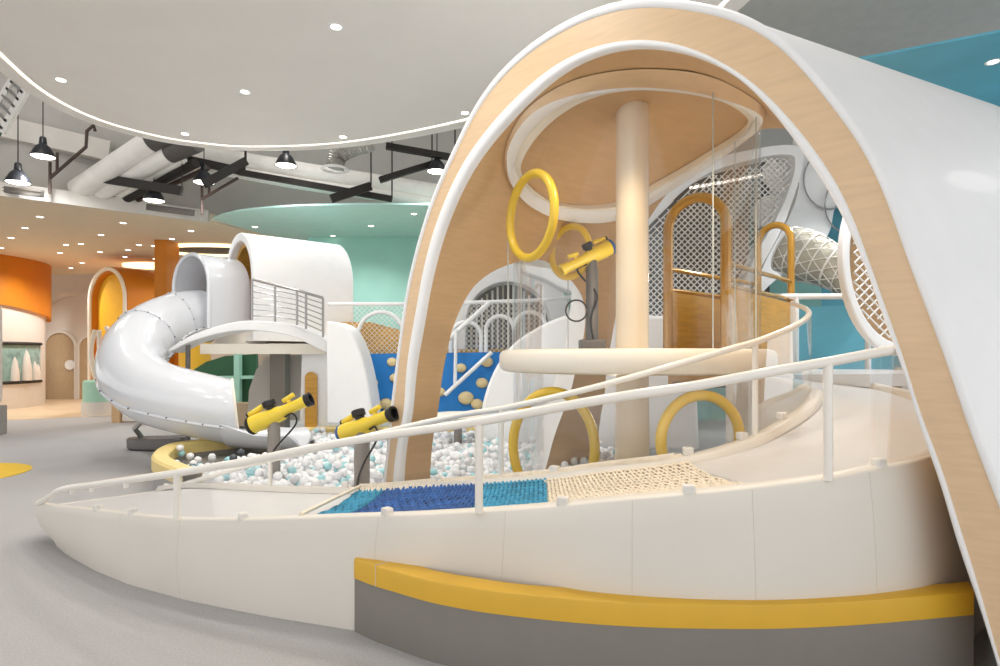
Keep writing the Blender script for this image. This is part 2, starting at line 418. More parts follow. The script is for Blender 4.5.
m = MB(); a, c_ = P(208, 168, 9.6), P(134, 202, 10.35); m.cyl(a, c_, .04, 12); single('steel_pipe', m, M['brown_pipe'], 'thin brown pipe slanting alongside the black pipe', 'pipe', a)
m = MB(); a = P(150, 146, 10.2); m.tube([a, P(300, 172, 10.4), P(470, 199, 10.6)], .17, 22); single('air_duct', m, M['duct'], 'long pale lagged duct running to the big wooden arch, upper one', 'duct', a, g1)
m = MB(); a = P(165, 159, 10.1); m.tube([a, P(300, 184, 10.3), P(470, 208, 10.5)], .10, 20); single('air_duct', m, M['duct'], 'long thinner pale duct running just below the fat one to the arch', 'duct', a, g1)
g2 = 'black steel trays and hangers'
for (x0, y0, x1, y1, Y0, Y1, w, h, lab) in ((93, 177, 182, 191, 9.7, 9.5, .06, .14, 'black steel bracket under the slanting pale ducts'),
        (175, 157, 245, 172, 9.6, 10, .08, .12, 'black steel tray crossing above the pendant lamp'),
        (204, 184, 246, 161, 9.3, 9.9, .06, .13, 'black steel hanger bar meeting the trays at the pendant lamp'),
        (238, 172, 392, 199, 9.8, 9.9, .08, .09, 'long thin black steel tray under the pale ducts'),
        (331, 199, 371, 186, 9.5, 9.7, .06, .13, 'short black steel bracket at the end of the long tray'),
        (386, 146, 455, 158, 9.4, 9.6, .10, .09, 'black steel beam above the pendant near the wooden arch'),
        (380, 180, 432, 164, 9.4, 9.7, .10, .09, 'black steel bar behind the pendant near the wooden arch')):
    m = MB(); a = P(x0, y0, Y0); m.beam(a, P(x1, y1, Y1), w, h)
    m.tube([P(x1, y1, Y1), V(P(x1, y1, Y1).x, Y1, 6.2)], .012, 6)
    single('steel_tray', m, M['black_steel'], lab, 'steel tray', a, g2)
m = MB(); pth = smooth_path([P(372, 142, 9.2), P(352, 148, 9.2), P(338, 156, 9.2), P(335, 168, 9.2)], 40)
m.tube(pth, [.13 + .012 * (k % 2) for k in range(len(pth))], 18); d = single('flexible_duct', m, M['foil'], 'crinkled foil flexible duct bending down to a round vent', 'duct', pth[0])
m = MB(); m.tube([pth[-1] + V(.19 * math.cos(t), .19 * math.sin(t), -.02) for t in np.linspace(0, 2 * PI, 25)[:-1]], .02, 8, closed=True); note(build('vent_ring', m, M['white'], d), 'white ring vent')
for pts, lab in (([P(50, 178, 9.4), P(86, 147, 9.4), P(87, 131, 9.4), P(94, 125, 9.4), P(95, 131, 9.4)], 'thin brown sprinkler pipe rising to the ceiling disc beside the pendants'),
                 ([P(202, 199, 9.9), P(238, 178, 9.9)], 'thin brown sprinkler pipe behind the lamp under the trays')):
    m = MB(); m.tube(pts, .025, 8)
    q = pts[0]; m.tube([q + V(0, 0, .25), q + V(0, 0, -.25)], .022, 8); q2 = q + (pts[1] - q) * .2; m.tube([q2, q2 + V(0, 0, .3)], .022, 8)
    single('sprinkler_pipe', m, M['brown_pipe'], lab, 'pipe', pts[0], 'sprinkler pipes')
for x0, y0, x1, y1, Y, lab in ((147, 207, 194, 213, 10.15, 'grey slot vent on the fascia beside the lagged ducts'), (0, 189, 43, 194, 9.2, 'grey slot vent on the fascia behind the pendant lamps')):
    m = MB(); a = P(x0, y0, Y); e_ = P(x1, y1, Y); m.beam(a, e_, .05, .1)
    for k in range(2): m.beam(a + V(0, -.03, -.025 + .05 * k), e_ + V(0, -.03, -.025 + .05 * k), .015, .012)
    single('slot_vent', m, M['grey_vent'], lab, 'vent', a)
o = thing('cable_ladder', 'pale steel cable ladder tray high up beside the ceiling disc', 'cable tray', P(0, 125, 7.6))
A0, A1, B0, B1 = P(-12, 120, 7.6), P(14, 78, 7.6), P(2, 133, 7.6), P(26, 90, 7.6)
m = MB(); m.beam(A0, A1, .05, .07); m.beam(B0, B1, .05, .09); build('side_rail', m, M['duct'], o)
for k in range(6): t = (k + .5) / 6; m = MB(); m.beam(A0.lerp(A1, t), B0.lerp(B1, t), .05, .03); build('rung', m, M['steel'], o)
m = MB(); m.tube([P(-4, 140, 7.6), P(22, 96, 7.6)], .02, 8); single('green_cable', m, M['green'], 'green pipe running along the cable ladder', 'pipe', P(0, 135, 7.6))

# ================================================================== THE BIG ARCH TUNNEL
L0, U, AX = V(-.85, 4.7, 0), V(.757, -.653, 0), V(.735, .678, 0)
EX = V(.9, .44, 0)
def tz(p):
    m = (p[0] - 500) / F
    t = (m * L0.y - L0.x) / (U.x - m * U.y); Y = L0.y + U.y * t
    return t, EYE + (HZ - p[1]) / F * Y
outer = [(384, 487), (388, 450), (392, 410), (396, 375), (402, 330), (408, 287), (417, 250), (422, 230), (438, 185), (460, 140), (472, 110), (510, 62), (560, 26), (610, 5), (650, 0), (710, 8), (730, 11), (770, 30), (800, 57), (825, 92), (852, 122), (876, 162), (904, 240), (920, 280), (939, 330), (964, 400), (974, 430), (1003, 507)]
woodin = [(391, 487), (404, 410), (413, 320), (415, 312), (423, 264), (432, 230), (460, 163), (502, 108), (560, 58), (610, 40), (635, 37), (672, 40), (710, 54), (765, 90), (790, 117), (815, 147), (848, 198), (864, 250), (887, 313), (915, 400), (927, 430), (957, 518), (976, 577), (993, 639)]
lipin = [(400, 487), (410, 410), (421, 326), (431, 270), (442, 230), (470, 167), (517, 110), (560, 70), (600, 51), (640, 45), (672, 49), (710, 60), (755, 90), (790, 137), (853, 240), (880, 313), (900, 365), (919, 430), (952, 529), (966, 571), (991, 648)]
NA = 241
def arch_curve(px, f0, f1):
    pts = [tz(p) for p in px]
    th = [math.atan2(z, t - 1.77) for t, z in pts]; rr = [math.hypot(z, t - 1.77) for t, z in pts]
    th = [PI] + th + [0.0]; rr = [1.77 - f0] + rr + [f1 - 1.77]
    g = np.linspace(PI, 0, NA); r = np.interp(g[::-1], th[::-1], rr[::-1])[::-1]
    for _ in range(24): r[1:-1] = .25 * r[:-2] + .5 * r[1:-1] + .25 * r[2:]
    return [(1.77 + r[i] * math.cos(g[i]), r[i] * math.sin(g[i])) for i in range(NA)]
cO, cW, cI = arch_curve(outer, -.12, 3.86), arch_curve(woodin, -.04, 3.70), arch_curve(lipin, .07, 3.69)
def W3(tz_, D=0.0, right=0.0): 
    t, z = tz_
    d = AX * D + (EX * 1.45 - AX) * (D * right)
    return L0 + U * t + V(0, 0, z) + d
def Dback(i): return 2.48 - .34 * cI[i][0]
zs_f, D_f = [0, .3, .9, 1.38, 1.6, 1.84, 1.98, 2.08, 2.14, 2.16], [.3, .29, .28, .30, .32, .41, .54, .73, .93, 1.085]
zs_b, D_b = [0, .25, 1.15, 1.6, 1.87, 2.04, 2.13, 2.16], [1.62, 1.66, 1.9, 1.91, 1.79, 1.52, 1.27, 1.095]
def dense(zs, ds):
    p = smooth_path([V(d, 0, z) for d, z in zip(ds, zs)], 90); z = [zs[0]]; d = [ds[0]]
    for q in p[1:]:
        if q.z > z[-1] + 1e-4: z.append(q.z); d.append(q.x)
    return z, d
zs_f, D_f = dense(zs_f, D_f); zs_b, D_b = dense(zs_b, D_b)
tun = thing('arch_tunnel', 'huge white arched tunnel shell with birch face and lining over the ball ramp', 'play tunnel', L0 + U * 1.77)
def rgt(i): 
    x = max(0.0, min(1.0, (cO[i][0] - 1.1) / 1.7)); return x * x * (3 - 2 * x)
def skin(curve, off, nD=14, flare=False):
    m = MB(); win = [i for i in range(NA) if curve[i][1] < 2.16 and curve[i][0] < 1.2]; k = max(win)
    def pt(i, D): return W3(curve[i], D, rgt(i) if flare else 0)
    z_ = lambda i: min(2.159, cI[i][1])
    rows = [[pt(i, (0 + off) + (ibez(zs_f, D_f, z_(i)) - off) * j / 5) for j in range(6)] for i in range(0, k + 1)]
    rows.append([pt(k, 0)] * 0 or [W3(curve[k], off + (1.09 - off) * j / 5) for j in range(6)])
    m.grid(rows)
    rows = [[pt(i, ibez(zs_b, D_b, z_(i)) + (Dback(i) - ibez(zs_b, D_b, z_(i))) * j / 5) for j in range(6)] for i in range(0, k + 1)]
    rows.append([W3(curve[k], 1.09 + (Dback(k) - 1.09) * j / 5) for j in range(6)])
    m.grid(rows)
    m.grid([[pt(i, off + (Dback(i) - off) * j / nD) for j in range(nD + 1)] for i in range(k, NA)])
    return m, k
mi, kI = skin(cI, 0.0); ni = build('inner_lining', mi, M['wood'], tun, sharp=50)
mo, kO = skin(cO, 0.0, flare=True); build('outer_shell', mo, M['white'], tun, sharp=50)
m = MB()   # white closing edges at the back mouth and around the side opening
m.grid([[W3(cI[i], Dback(i)), W3(cO[i], Dback(i), rgt(i))] for i in range(NA)])
z_ = lambda i: min(2.159, cI[i][1])
m.grid([[W3(cI[i], ibez(zs_f, D_f, z_(i))), W3(cO[i], ibez(zs_f, D_f, z_(i)))] for i in range(0, kI + 1)] + [[W3(cI[kI], 1.09), W3(cO[kI], 1.09)]])
m.grid([[W3(cI[i], ibez(zs_b, D_b, z_(i))), W3(cO[i], ibez(zs_b, D_b, z_(i)))] for i in range(0, kI + 1)] + [[W3(cI[kI], 1.09), W3(cO[kI], 1.09)]])
build('edge_trim', m, M['white'], tun, sharp=60)
mid0 = lambda a, c_, s: (a[0] + (c_[0] - a[0]) * s, a[1] + (c_[1] - a[1]) * s)
m = MB(); m.grid([[W3(cO[i], 0.004), W3(mid0(cW[i], cI[i], .22), 0.004)] for i in range(NA)])
note(build('face', m, M['wood_face'], tun), 'birch wood face band')
m = MB(); mid = lambda a, c_, s: (a[0] + (c_[0] - a[0]) * s, a[1] + (c_[1] - a[1]) * s)
m.grid([[W3(mid(cW[i], cI[i], .18), .01), W3(mid(cW[i], cI[i], .2), -.002), W3(mid(cW[i], cI[i], .4), -.010), W3(mid(cW[i], cI[i], .75), -.009), W3(mid(cW[i], cI[i], 1.01), 0), W3(mid(cW[i], cI[i], 1.02), .04)] for i in range(NA)])
note(build('inner_lip', m, M['white'], tun, sharp=80), 'white raised lip')
gs = lambda p, s: (1.77 + (p[0] - 1.77) * s, p[1] * s)
m = MB(); m.grid([[W3(gs(cO[i], .990), .006), W3(gs(cO[i], .992), -.006), W3(gs(cO[i], 1.001), -.008), W3(gs(cO[i], 1.005), 0), W3(gs(cO[i], 1.002), .05)] for i in range(NA)])
build('outer_lip', m, M['white'], tun, sharp=80)

# ================================================================== THE CLEAR TOWER INSIDE
TC = V(1.0, 4.55, 0)
A2 = np.array([[U.x, AX.x], [U.y, AX.y]])
tI = [p[0] for p in cI]; zI = [p[1] for p in cI]
order = np.argsort(tI)
def ceil_z(p):
    t, D = np.linalg.solve(A2, np.array([p.x - L0.x, p.y - L0.y]))
    return float(np.interp(t, np.array(tI)[order], np.array(zI)[order]))
tow = thing('clear_tower', 'clear acrylic round tower with cream column and platform under the wooden arch', 'play tower', TC)
RT = .90
ring = lambda r, dz_, n=72: [TC + V(r * math.cos(2 * PI * k / n), r * math.sin(2 * PI * k / n), ceil_z(TC + V(r * math.cos(2 * PI * k / n), r * math.sin(2 * PI * k / n), 0)) + dz_) for k in range(n)]
def on_lining(x, y):
    """the point of the tunnel's lining seen at (x, y)"""
    best = None; m_ = (x - 500) / F
    for k in range(10 * (NA - 1)):
        i = k // 10; f_ = (k % 10) / 10; t = cI[i][0] + (cI[i + 1][0] - cI[i][0]) * f_; z = cI[i][1] + (cI[i + 1][1] - cI[i][1]) * f_
        if t > 3.0 or z < 1.5: continue
        b0 = L0 + U * t; D = (m_ * b0.y - b0.x) / (AX.x - m_ * AX.y)
        if D < 0: continue
        Y = b0.y + AX.y * D; e = abs(HZ - (z - EYE) / Y * F - y)
        if best is None or e < best[0]: best = (e, t, z, D)
    e, t, z, D = best
    q = L0 + U * t + AX * D; n_ = (U * (1.77 - t) + V(0, 0, 1.5 - z)).normalized()
    return V(q.x, q.y, z), n_
RIM_O = [(504, 153), (512.6, 128), (530, 105), (568, 81), (618, 70), (668, 69), (713, 76), (748, 94), (763, 106), (765, 115), (756, 127), (740, 139), (715, 157), (682, 178), (650, 199), (630, 211), (605, 219), (580, 219.5), (555, 216), (535, 208), (518, 195), (506, 175)]
RIM_I = [(517.6, 160), (528, 140), (550, 115), (585, 93), (630, 82.5), (680, 84), (718, 91), (740, 102), (750, 112), (748, 120), (738, 132), (712, 149), (682, 167), (650, 185), (630, 196), (610, 203), (580, 205), (558, 202), (543, 196), (528, 184), (520, 172)]
def rim_path(px, lift, n=120):
    pts = []
    for x, y in px:
        q, n_ = on_lining(x, y); pts.append(q + n_ * lift)
    p = smooth_path(pts, n, True)
    for _ in range(3): p = [(p[i - 1] + p[i] * 2 + p[(i + 1) % len(p)]) / 4 for i in range(len(p))]
    p.append(p[0]); p = resample(p, 121)[:-1]; return p
RIM_M = [(504, 158), (506, 140), (525, 111), (555, 93), (605, 81.5), (655, 80), (705, 86), (745, 97.5), (763, 107), (765, 115.5)] + RIM_O[10:]
def align(p, q):
    k0 = min(range(120), key=lambda k: (p[k] - q[0]).length); return p[k0:] + p[:k0]
rO = rim_path(RIM_O, .004); rM = align(rim_path(RIM_M, .05), rO); rI = align(rim_path(RIM_I, .05), rO); rI0 = align(rim_path(RIM_I, .004), rO)
m = MB(); m.grid([rO, rM], cv=True); note(build('cove_band', m, M['wood_face'], tow, sharp=50), 'birch cove band around the rim')
m = MB(); m.grid([[p + V(0, 0, .004) for p in rM], rM, [a.lerp(c_, .25) + V(0, 0, -.012) for a, c_ in zip(rM, rI)], [a.lerp(c_, .55) for a, c_ in zip(rM, rI)], [a.lerp(c_, .56) + V(0, 0, .05) for a, c_ in zip(rM, rI)]], cv=True); note(build('ceiling_rim', m, M['white'], tow, sharp=50), 'white oval rim on the tunnel ceiling')
m = MB(); m.grid([[a.lerp(c_, .55) + V(0, 0, .04) for a, c_ in zip(rM, rI)], [a.lerp(c_, .8) + V(0, 0, .012) for a, c_ in zip(rM, rI)], rI, rI0], cv=True); build('inner_rim', m, M['pad'], tow, sharp=50)
top = ring(RT, -.06)
m = MB(); m.grid([[V(p.x, p.y, z0) if z0 is not None else p for p in top] for z0 in (1.34, None)], cv=True); build('upper_acrylic', m, M['acrylic'], tow, recalc=False)
m = MB(); m.grid([[V(p.x, p.y, z0) for p in top] for z0 in (.3, 1.22)], cv=True); build('lower_acrylic', m, M['acrylic'], tow, recalc=False)
m = MB(); pr = [(0, 1.39), (.95, 1.39), (.985, 1.38), (1.003, 1.355), (1.005, 1.31), (1.003, 1.262), (.985, 1.237), (.95, 1.226), (0, 1.226)]
m.lathe(pr, TC, 72); build('platform', m, M['pad'], tow)
cc = TC + V(-.075, -.35, 0)
m = MB(); m.lathe([(.13, .0), (.125, .3), (.113, 1.2), (.113, ceil_z(cc) + .02)], cc, 32); build('column', m, M['column'], tow)
def torus_on(center, normal, r, tr, lab, name='porthole_ring', sq=1.0):
    n_ = normal.normalized(); e1 = V(0, 0, 1).cross(n_).normalized(); e2 = n_.cross(e1)
    m = MB(); m.tube([center + e1 * (r * math.cos(t)) + e2 * (r * sq * math.sin(t)) for t in np.linspace(0, 2 * PI, 49)[:-1]], tr, 12, closed=True)
    return note(build(name, m, M['ring'], tow), lab)
def on_tower(x, y, near=True):
    d = V((x - 500) / F, 1, (HZ - y) / F); A = d.x ** 2 + 1; B = -2 * (d.x * TC.x + TC.y); C = TC.x ** 2 + TC.y ** 2 - RT ** 2
    q = math.sqrt(max(0, B * B - 4 * A * C)); s = (-B - q) / (2 * A) if near else (-B + q) / (2 * A)
    return V(d.x * s, s, EYE + d.z * s)
for x, nr_ in ((713, True), (756, True), (508, True), (521, False), (568, False), (735, False)):
    q = on_tower(x, 250, nr_); q.z = 0
    m = MB(); m.tube([q + V(0, 0, 1.39), V(q.x, q.y, ceil_z(q) - .05)], .0045, 6); build('seam', m, M['acrylic_edge'], tow)
def rn(p): return V(p.x - TC.x, p.y - TC.y, 0)
p = on_tower(531, 216); torus_on(p, rn(p), .285, .030, 'yellow padded ring on the upper front of the clear wall')
p = P(570, 252, 5.0); torus_on(p, V(-.75, -.66, 0), .21, .028, 'yellow padded ring on the far clear wall')
p = on_tower(553, 447); torus_on(p, V(-.35, -1, 0), .275, .033, 'yellow padded ring low on the clear wall, beside the arch foot', sq=1.32)
p = on_tower(701, 440); torus_on(p, rn(p), .275, .034, 'yellow padded ring low on the clear wall behind the net')

# golden bridge gate behind the tower
br = thing('gate_bridge', 'golden arched gates joined by railed golden side panels behind the clear tower', 'play bridge', V(1.9, 5.6, 1.2))
d_ = V(.64, .77, 0)
def gate(cn, ex, w, z0, z1, tr, name):
    A = arch_pts(V(cn.x, cn.y, z0), ex, w, z1 - z0, 20); m = MB(); m.tube(A, tr, 10); return build(name, m, M['gold'], br)
lg1, rg1 = P(668, 347, 5.72), P(726, 347, 5.36)
ex1 = V(rg1.x - lg1.x, rg1.y - lg1.y, 0); w1_ = ex1.length; ex1.normalize()
gate((lg1 + rg1) / 2, ex1, w1_, 1.2, 2.80, .048, 'near_gate')
lg2, rg2 = P(758, 347, 7.0), P(791, 347, 6.7)
ex2 = V(rg2.x - lg2.x, rg2.y - lg2.y, 0); w2_ = ex2.length; ex2.normalize()
gate((lg2 + rg2) / 2, ex2, w2_, .9, 2.83, .038, 'far_gate')
for s, (p0, p1) in enumerate(((lg1, lg2), (rg1, rg2))):
    for z in (2.17, 1.97):
        m = MB(); m.tube([V(p0.x, p0.y, z), V(p1.x, p1.y, z)], .024, 8); build('rail', m, M['gold'], br)
    m = MB(); m.prism([V(p0.x, p0.y, 1.05), V(p1.x, p1.y, 1.05), V(p1.x, p1.y, 1.92), V(p0.x, p0.y, 1.95)], V(.03, -.02, 0)); build('side_panel', m, M['wood_gold'], br)
m = MB(); m.prism([V(lg1.x, lg1.y, 1.1), V(rg1.x, rg1.y, 1.1), V(rg2.x, rg2.y, 1.1), V(lg2.x, lg2.y, 1.1)], V(0, 0, .1)); build('deck', m, M['wood_gold'], br)
for q in (lg2, rg2): m = MB(); m.tube([V(q.x, q.y, 0), V(q.x, q.y, 1.1)], .05, 10); build('leg', m, M['gold'], br)

# ================================================================== SPIRAL RAMP
OUT = [(36, 504, 4.45), (44, 505.5, 4.28), (57, 507.5, 4.10), (92, 511, 3.78), (127, 515.5, 3.55), (177, 520, 3.33), (225, 521, 3.19), (270, 520.5, 3.09), (350, 518, 2.97), (410, 516.5, 2.86), (480, 513, 2.76), (555, 508, 2.61), (600, 503.5, 2.535), (680, 497, 2.475), (760, 489, 2.46), (830, 480, 2.49), (880, 470, 2.54), (925, 460, 2.63)]
outp = [P(*q) for q in OUT]
def circ(r, a, z): return TC + V(r * math.cos(a), r * math.sin(a), z)
a_last = math.atan2(outp[-1].y - TC.y, outp[-1].x - TC.x)
for k in range(1, 9):
    a = a_last + (math.radians(35) - a_last) * k / 8
    outp.append(circ(2.08 if k < 4 else 2.0, a, .89 + .32 * k / 8))
INN = [(165, 487, 4.84), (200, 484, 4.70), (270, 487, 4.44), (360, 489, 4.15), (430, 484, 3.98), (490, 480, 3.78), (550, 475, 3.6), (600, 468, 3.46), (680, 458, 3.37), (740, 442, 3.42), (775, 425, 3.55), (800, 408, 3.78), (812, 392, 4.1)]
innp = [P(*q) for q in INN]
i_last = math.atan2(innp[-1].y - TC.y, innp[-1].x - TC.x)
for k in range(1, 6):
    a = i_last + (math.radians(35) - i_last) * k / 5
    innp.append(circ(1.2, a, innp[12].z + (1.2 - innp[12].z) * k / 5))
NS = 160
so_, si_ = smooth_path(outp, 200), smooth_path(innp, 200)
# match by key stations so that the strips across the ramp stay square to it
def stations(path, keys):
    d = [0.0]
    for a, b_ in zip(path, path[1:]): d.append(d[-1] + (b_ - a).length)
    out = []
    kd = []
    for q in keys: kd.append(d[min(range(len(path)), key=lambda i: (path[i] - q).length)])
    per = NS // (len(keys) - 1)
    for j in range(len(keys) - 1):
        for k in range(per):
            s = kd[j] + (kd[j + 1] - kd[j]) * k / per
            out.append(Vector([float(np.interp(s, d, [p[c_] for p in path])) for c_ in range(3)]))
    out.append(path[-1].copy()); return out
# keys: entry, mid, net start, blue/cream change, cream end, right, end
ko = [outp[0], P(177, 520, 3.33), P(300, 520, 3.05), P(546, 509, 2.63), P(775, 487, 2.465), outp[18], outp[-1]]
ki = [innp[0], P(270, 487, 4.44), P(362, 489, 4.14), P(546, 475.5, 3.61), P(680, 458, 3.37), innp[10], innp[-1]]
so_, si_ = stations(so_, ko), stations(si_, ki)
NSP = len(so_)
ramp = thing('spiral_ramp', 'cream curved ramp with netted walkway winding up around the clear tower', 'play ramp', P(300, 520, 3.05) * 1.0)
def foot(p, lean):
    c_ = V(TC.x, TC.y, 0); d = V(p.x - c_.x, p.y - c_.y, 0).normalized(); return V(p.x, p.y, 0) + d * lean
# bottom line of the skirt on the carpet
BOT = [(57, 547), (63, 552), (72, 558), (95, 571), (130, 585), (185, 600), (228, 609), (270, 617), (351, 630)]
botp = [G(x, y, 0) for x, y in BOT]
m = MB(); rows = []
bx = [p.x / p.y for p in botp]; by = botp
def bottom(p):
    r = p.x / p.y
    if r <= bx[0]: return botp[0] + V((r - bx[0]) * 1.0, (bx[0] - r) * 1.6, 0)
    if r <= bx[-1]:
        return Vector([float(np.interp(r, bx, [q[c_] for q in by])) for c_ in range(3)])
    d = V(p.x - TC.x, p.y - TC.y, 0).normalized()
    w = min(1, (r - bx[-1]) / .12)
    q = V(p.x, p.y, 0) + d * .03
    e0 = botp[-1]; s0 = (r - bx[-1]) * 2.9
    q2 = e0 + V(s0, -s0 * .15, 0)
    return q2.lerp(q, w)
for p in so_:
    q = bottom(p); r = []
    for k in range(9):
        t = k / 8; x = p.lerp(q, t)
        bulge = math.sin(PI * t) * (.02 + .035 * max(0, min(1, (p.y - 3.5) / .9)))
        d = V(p.x - TC.x, p.y - TC.y, 0).normalized(); r.append(x + d * bulge)
    d = V(p.x - TC.x, p.y - TC.y, 0).normalized()
    top_in = [p - d * .10 + V(0, 0, -.035), p - d * .085 + V(0, 0, .006), p - d * .05 + V(0, 0, .018), p - d * .015 + V(0, 0, .01)]
    rows.append(top_in + r)
m.grid(rows)
rows = []
for p in si_:
    d = V(p.x - TC.x, p.y - TC.y, 0).normalized()
    if d.length < .1: d = V(0, -1, 0)
    rows.append([p + d * .08 + V(0, 0, -.03), p + d * .06 + V(0, 0, .008), p + V(0, 0, .016), p - d * .02 + V(0, 0, -.01), V(p.x, p.y, .0) - d * .02])
m.grid(rows)
# entry step between the two edges
a, c_ = so_[0], si_[0]
m.grid([[a.lerp(c_, k / 10) + V(0, 0, -.02), V(*(bottom(a).lerp(V(c_.x, c_.y, 0), k / 10)))] for k in range(11)])
build('skirt', m, M['vinyl'], ramp, sharp=60)
m = MB()   # deck
ia, ib = 2 * (NS // 6), 4 * (NS // 6)
def across(i, w, dz_=0): return so_[i].lerp(si_[i], w) + V(0, 0, dz_)
def deckrows(i0, i1, dz0): return [[across(i, .02 + .96 * j / 10, dz0) for j in range(11)] for i in range(i0, i1 + 1)]
m.grid([[p + V(0, 0, -.1) for p in deckrows(ia, ia, 0)[0]]] * 1 + deckrows(0, ia, -.03)[::-1]); m.grid([[p + V(0, 0, -.13) for p in deckrows(ib, ib, 0)[0]]] + deckrows(ib, NSP - 1, -.03)); build('deck', m, M['deck'], ramp)
im = 3 * (NS // 6)
m = MB(); m.grid(deckrows(ia, im, -.065)); note(build('blue_underlay', m, M['under_blue'], ramp), 'blue mat under the net')
m = MB(); m.grid(deckrows(im, ib, -.085)); note(build('cream_underlay', m, M['under_cream'], ramp), 'cream mat under the net')
def net(i0, i1, na, nl, r, dz0, sag=.05, zig=False):
    m = MB()
    def pt(u, w):
        f = i0 + (i1 - i0) * u; k = min(i1 - 1, int(f)); t = f - k
        w2 = .04 + .92 * w
        return across(k, w2).lerp(across(k + 1, w2), t) + V(0, 0, dz0 - sag * math.sin(PI * w))
    for a in range(na + 1):
        u = a / na
        m.tube([pt(u, k / 10) + V(0, 0, .004 * (1 if (k + a) % 2 else -1)) for k in range(11)], r, 5, cap=False)
    for l in range(nl + 1):
        n = na
        m.tube([pt(k / n, l / nl) + V(0, 0, .004 * (-1 if (k + l) % 2 else 1)) for k in range(n + 1)], r, 5, cap=False)
    return m
def split_net(): pass
i2 = im - (NS // 6) // 3
i1_ = ia + (NS // 6) // 6
for i0_, i9, mt, na, lab in ((ia, i1_, 'rope_aqua', 8, 'aqua rope netting'), (i1_, i2, 'rope_blue', 26, 'deep blue rope netting'), (i2, im, 'rope_aqua', 15, 'aqua rope netting')):
    note(build('net', net(i0_, i9, na, 13, .009, -.008, .03), M[mt], ramp), lab)
note(build('net', net(im, ib, 36, 16, .0072, -.008, .04), M['rope_cream'], ramp), 'cream rope netting')
# lacing that ties the net to both edges
m = MB()
for k in range(130):
    u = ia + (ib - ia) * k / 129; i = min(NSP - 2, int(u)); t = u - i
    p = si_[i].lerp(si_[i + 1], t); q = across(i, .90).lerp(across(i + 1, .90), t)
    m.tube([p + V(0, 0, .022), p.lerp(q, .3) + V(0, 0, .012), q + V(.02 * (k % 2), 0, -.045)], .007, 5)
build('lacing', m, M['rope_cream'], ramp)
m = MB(); m.tube([p + V(0, 0, .02) for p in si_[ia:ib]], .016, 8); m.tube([p + V(0, 0, .02) for p in [across(ia, w) for w in np.linspace(.03, .97, 12)]], .012, 6); build('edge_rope', m, M['rope_cream'], ramp)
for x in (118, 182, 380, 508, 632, 752, 870):
    p = min(so_, key=lambda q: abs(500 + F * q.x / q.y - x) + (50 if q.y > 5 else 0)); q = bottom(p)
    d = V(p.x - TC.x, p.y - TC.y, 0).normalized()
    m = MB(); m.tube([p.lerp(q, t / 8) + d * (math.sin(PI * t / 8) * .02 + .0005) for t in range(9)], .0012, 5); build('seam', m, M['seam'], ramp)

# ---------------------------------------------------------------- handrails
def y_of(path, x):
    best = None
    for a, b_ in zip(path, path[1:]):
        xa, xb = 500 + F * a.x / a.y, 500 + F * b_.x / b_.y
        if (xa - x) * (xb - x) <= 0 and xa != xb:
            t = (x - xa) / (xb - xa); p = a.lerp(b_, t)
            if best is None or p.y < best.y: best = p
    return best
def rail_pts(path, pix):
    o = []
    for x, y in pix:
        p = y_of(path, x); o.append(P(x, y, p.y))
    return o
ORAIL = [(46, 499), (62, 489.5), (92, 485), (135, 479), (177, 473), (225, 465), (250, 461), (300, 450.5), (375, 437), (450, 426), (505, 417), (605, 399), (680, 388), (705, 384), (780, 370), (830, 361.5), (880, 352)]
rp = rail_pts(so_, ORAIL)
pe = rp[-1]
for k in range(1, 7):
    i = min(range(NSP), key=lambda j: (V(so_[j].x, so_[j].y, 0) - V(pe.x, pe.y, 0)).length) + k * 5
    if i < NSP: rp.append(so_[i] + V(0, 0, .5))
rpath = smooth_path(rp, 120)
hr = thing('handrail', 'outer cream tubular handrail along the front edge of the curved ramp', 'handrail', V(rp[0].x, rp[0].y, .3))
m = MB(); m.tube([V(so_[1].x, so_[1].y, so_[1].z + .01)] + rpath, .021, 12); build('rail', m, M['rail'], hr)
def nearest(path, p): return min(path, key=lambda q: (q.x - p.x) ** 2 + (q.y - p.y) ** 2)
for x in (177, 479, 828):
    e = y_of(so_, x); t_ = nearest(rpath, e)
    m = MB(); m.tube([e + V(0, 0, .0), V(e.x, e.y, t_.z)], .019, 12); build('post', m, M['rail'], hr)
def panel(path, rpath_):
    m = MB(); m.grid([[p + V(0, 0, .02), V(p.x, p.y, max(p.z + .03, nearest(rpath_, p).z - .015))] for p in path]); return m
build('clear_panel', panel(so_[4:-16], rpath), M['acrylic'], hr, recalc=False)
for x in (93, 127, 237, 382, 561, 690, 862 + 23):
    e = y_of(so_, x)
    if e is None: continue
    d = V(e.x - TC.x, e.y - TC.y, 0).normalized(); tg = V(-d.y, d.x, 0)
    m = MB(); m.box(e + V(0, 0, .022) - d * .03, .05, .045, .04, (tg, d, V(0, 0, 1))); build('clamp', m, M['clamp'], hr, bevel=.008)
for x in (72, 93, 129):
    e = y_of(so_, x); t_ = nearest(rpath, e); m = MB(); m.box(V(t_.x, t_.y, t_.z - .03) , .025, .025, .035); build('clamp', m, M['clamp'], hr, bevel=.006)
IRAIL = [(172, 487), (185, 484), (212, 476), (250, 465), (300, 453), (345, 441.5), (450, 417), (505, 408), (580, 391), (640, 375), (723, 351), (755, 342), (785, 330.5), (803, 320), (810, 314)]
ri = rail_pts(si_, IRAIL[:-2]) + [P(803, 321, 3.84), P(809, 314, 4.15), P(806, 309, 4.5), P(797, 305, 4.85), P(792, 303, 5.0)]
ripath = smooth_path(ri, 110)
hi = thing('handrail', 'inner cream tubular handrail curling around behind the clear tower', 'handrail', V(ri[0].x, ri[0].y, .3))
m = MB(); m.tube([si_[0] + V(0, 0, .01)] + ripath, .019, 12); build('rail', m, M['rail'], hi)
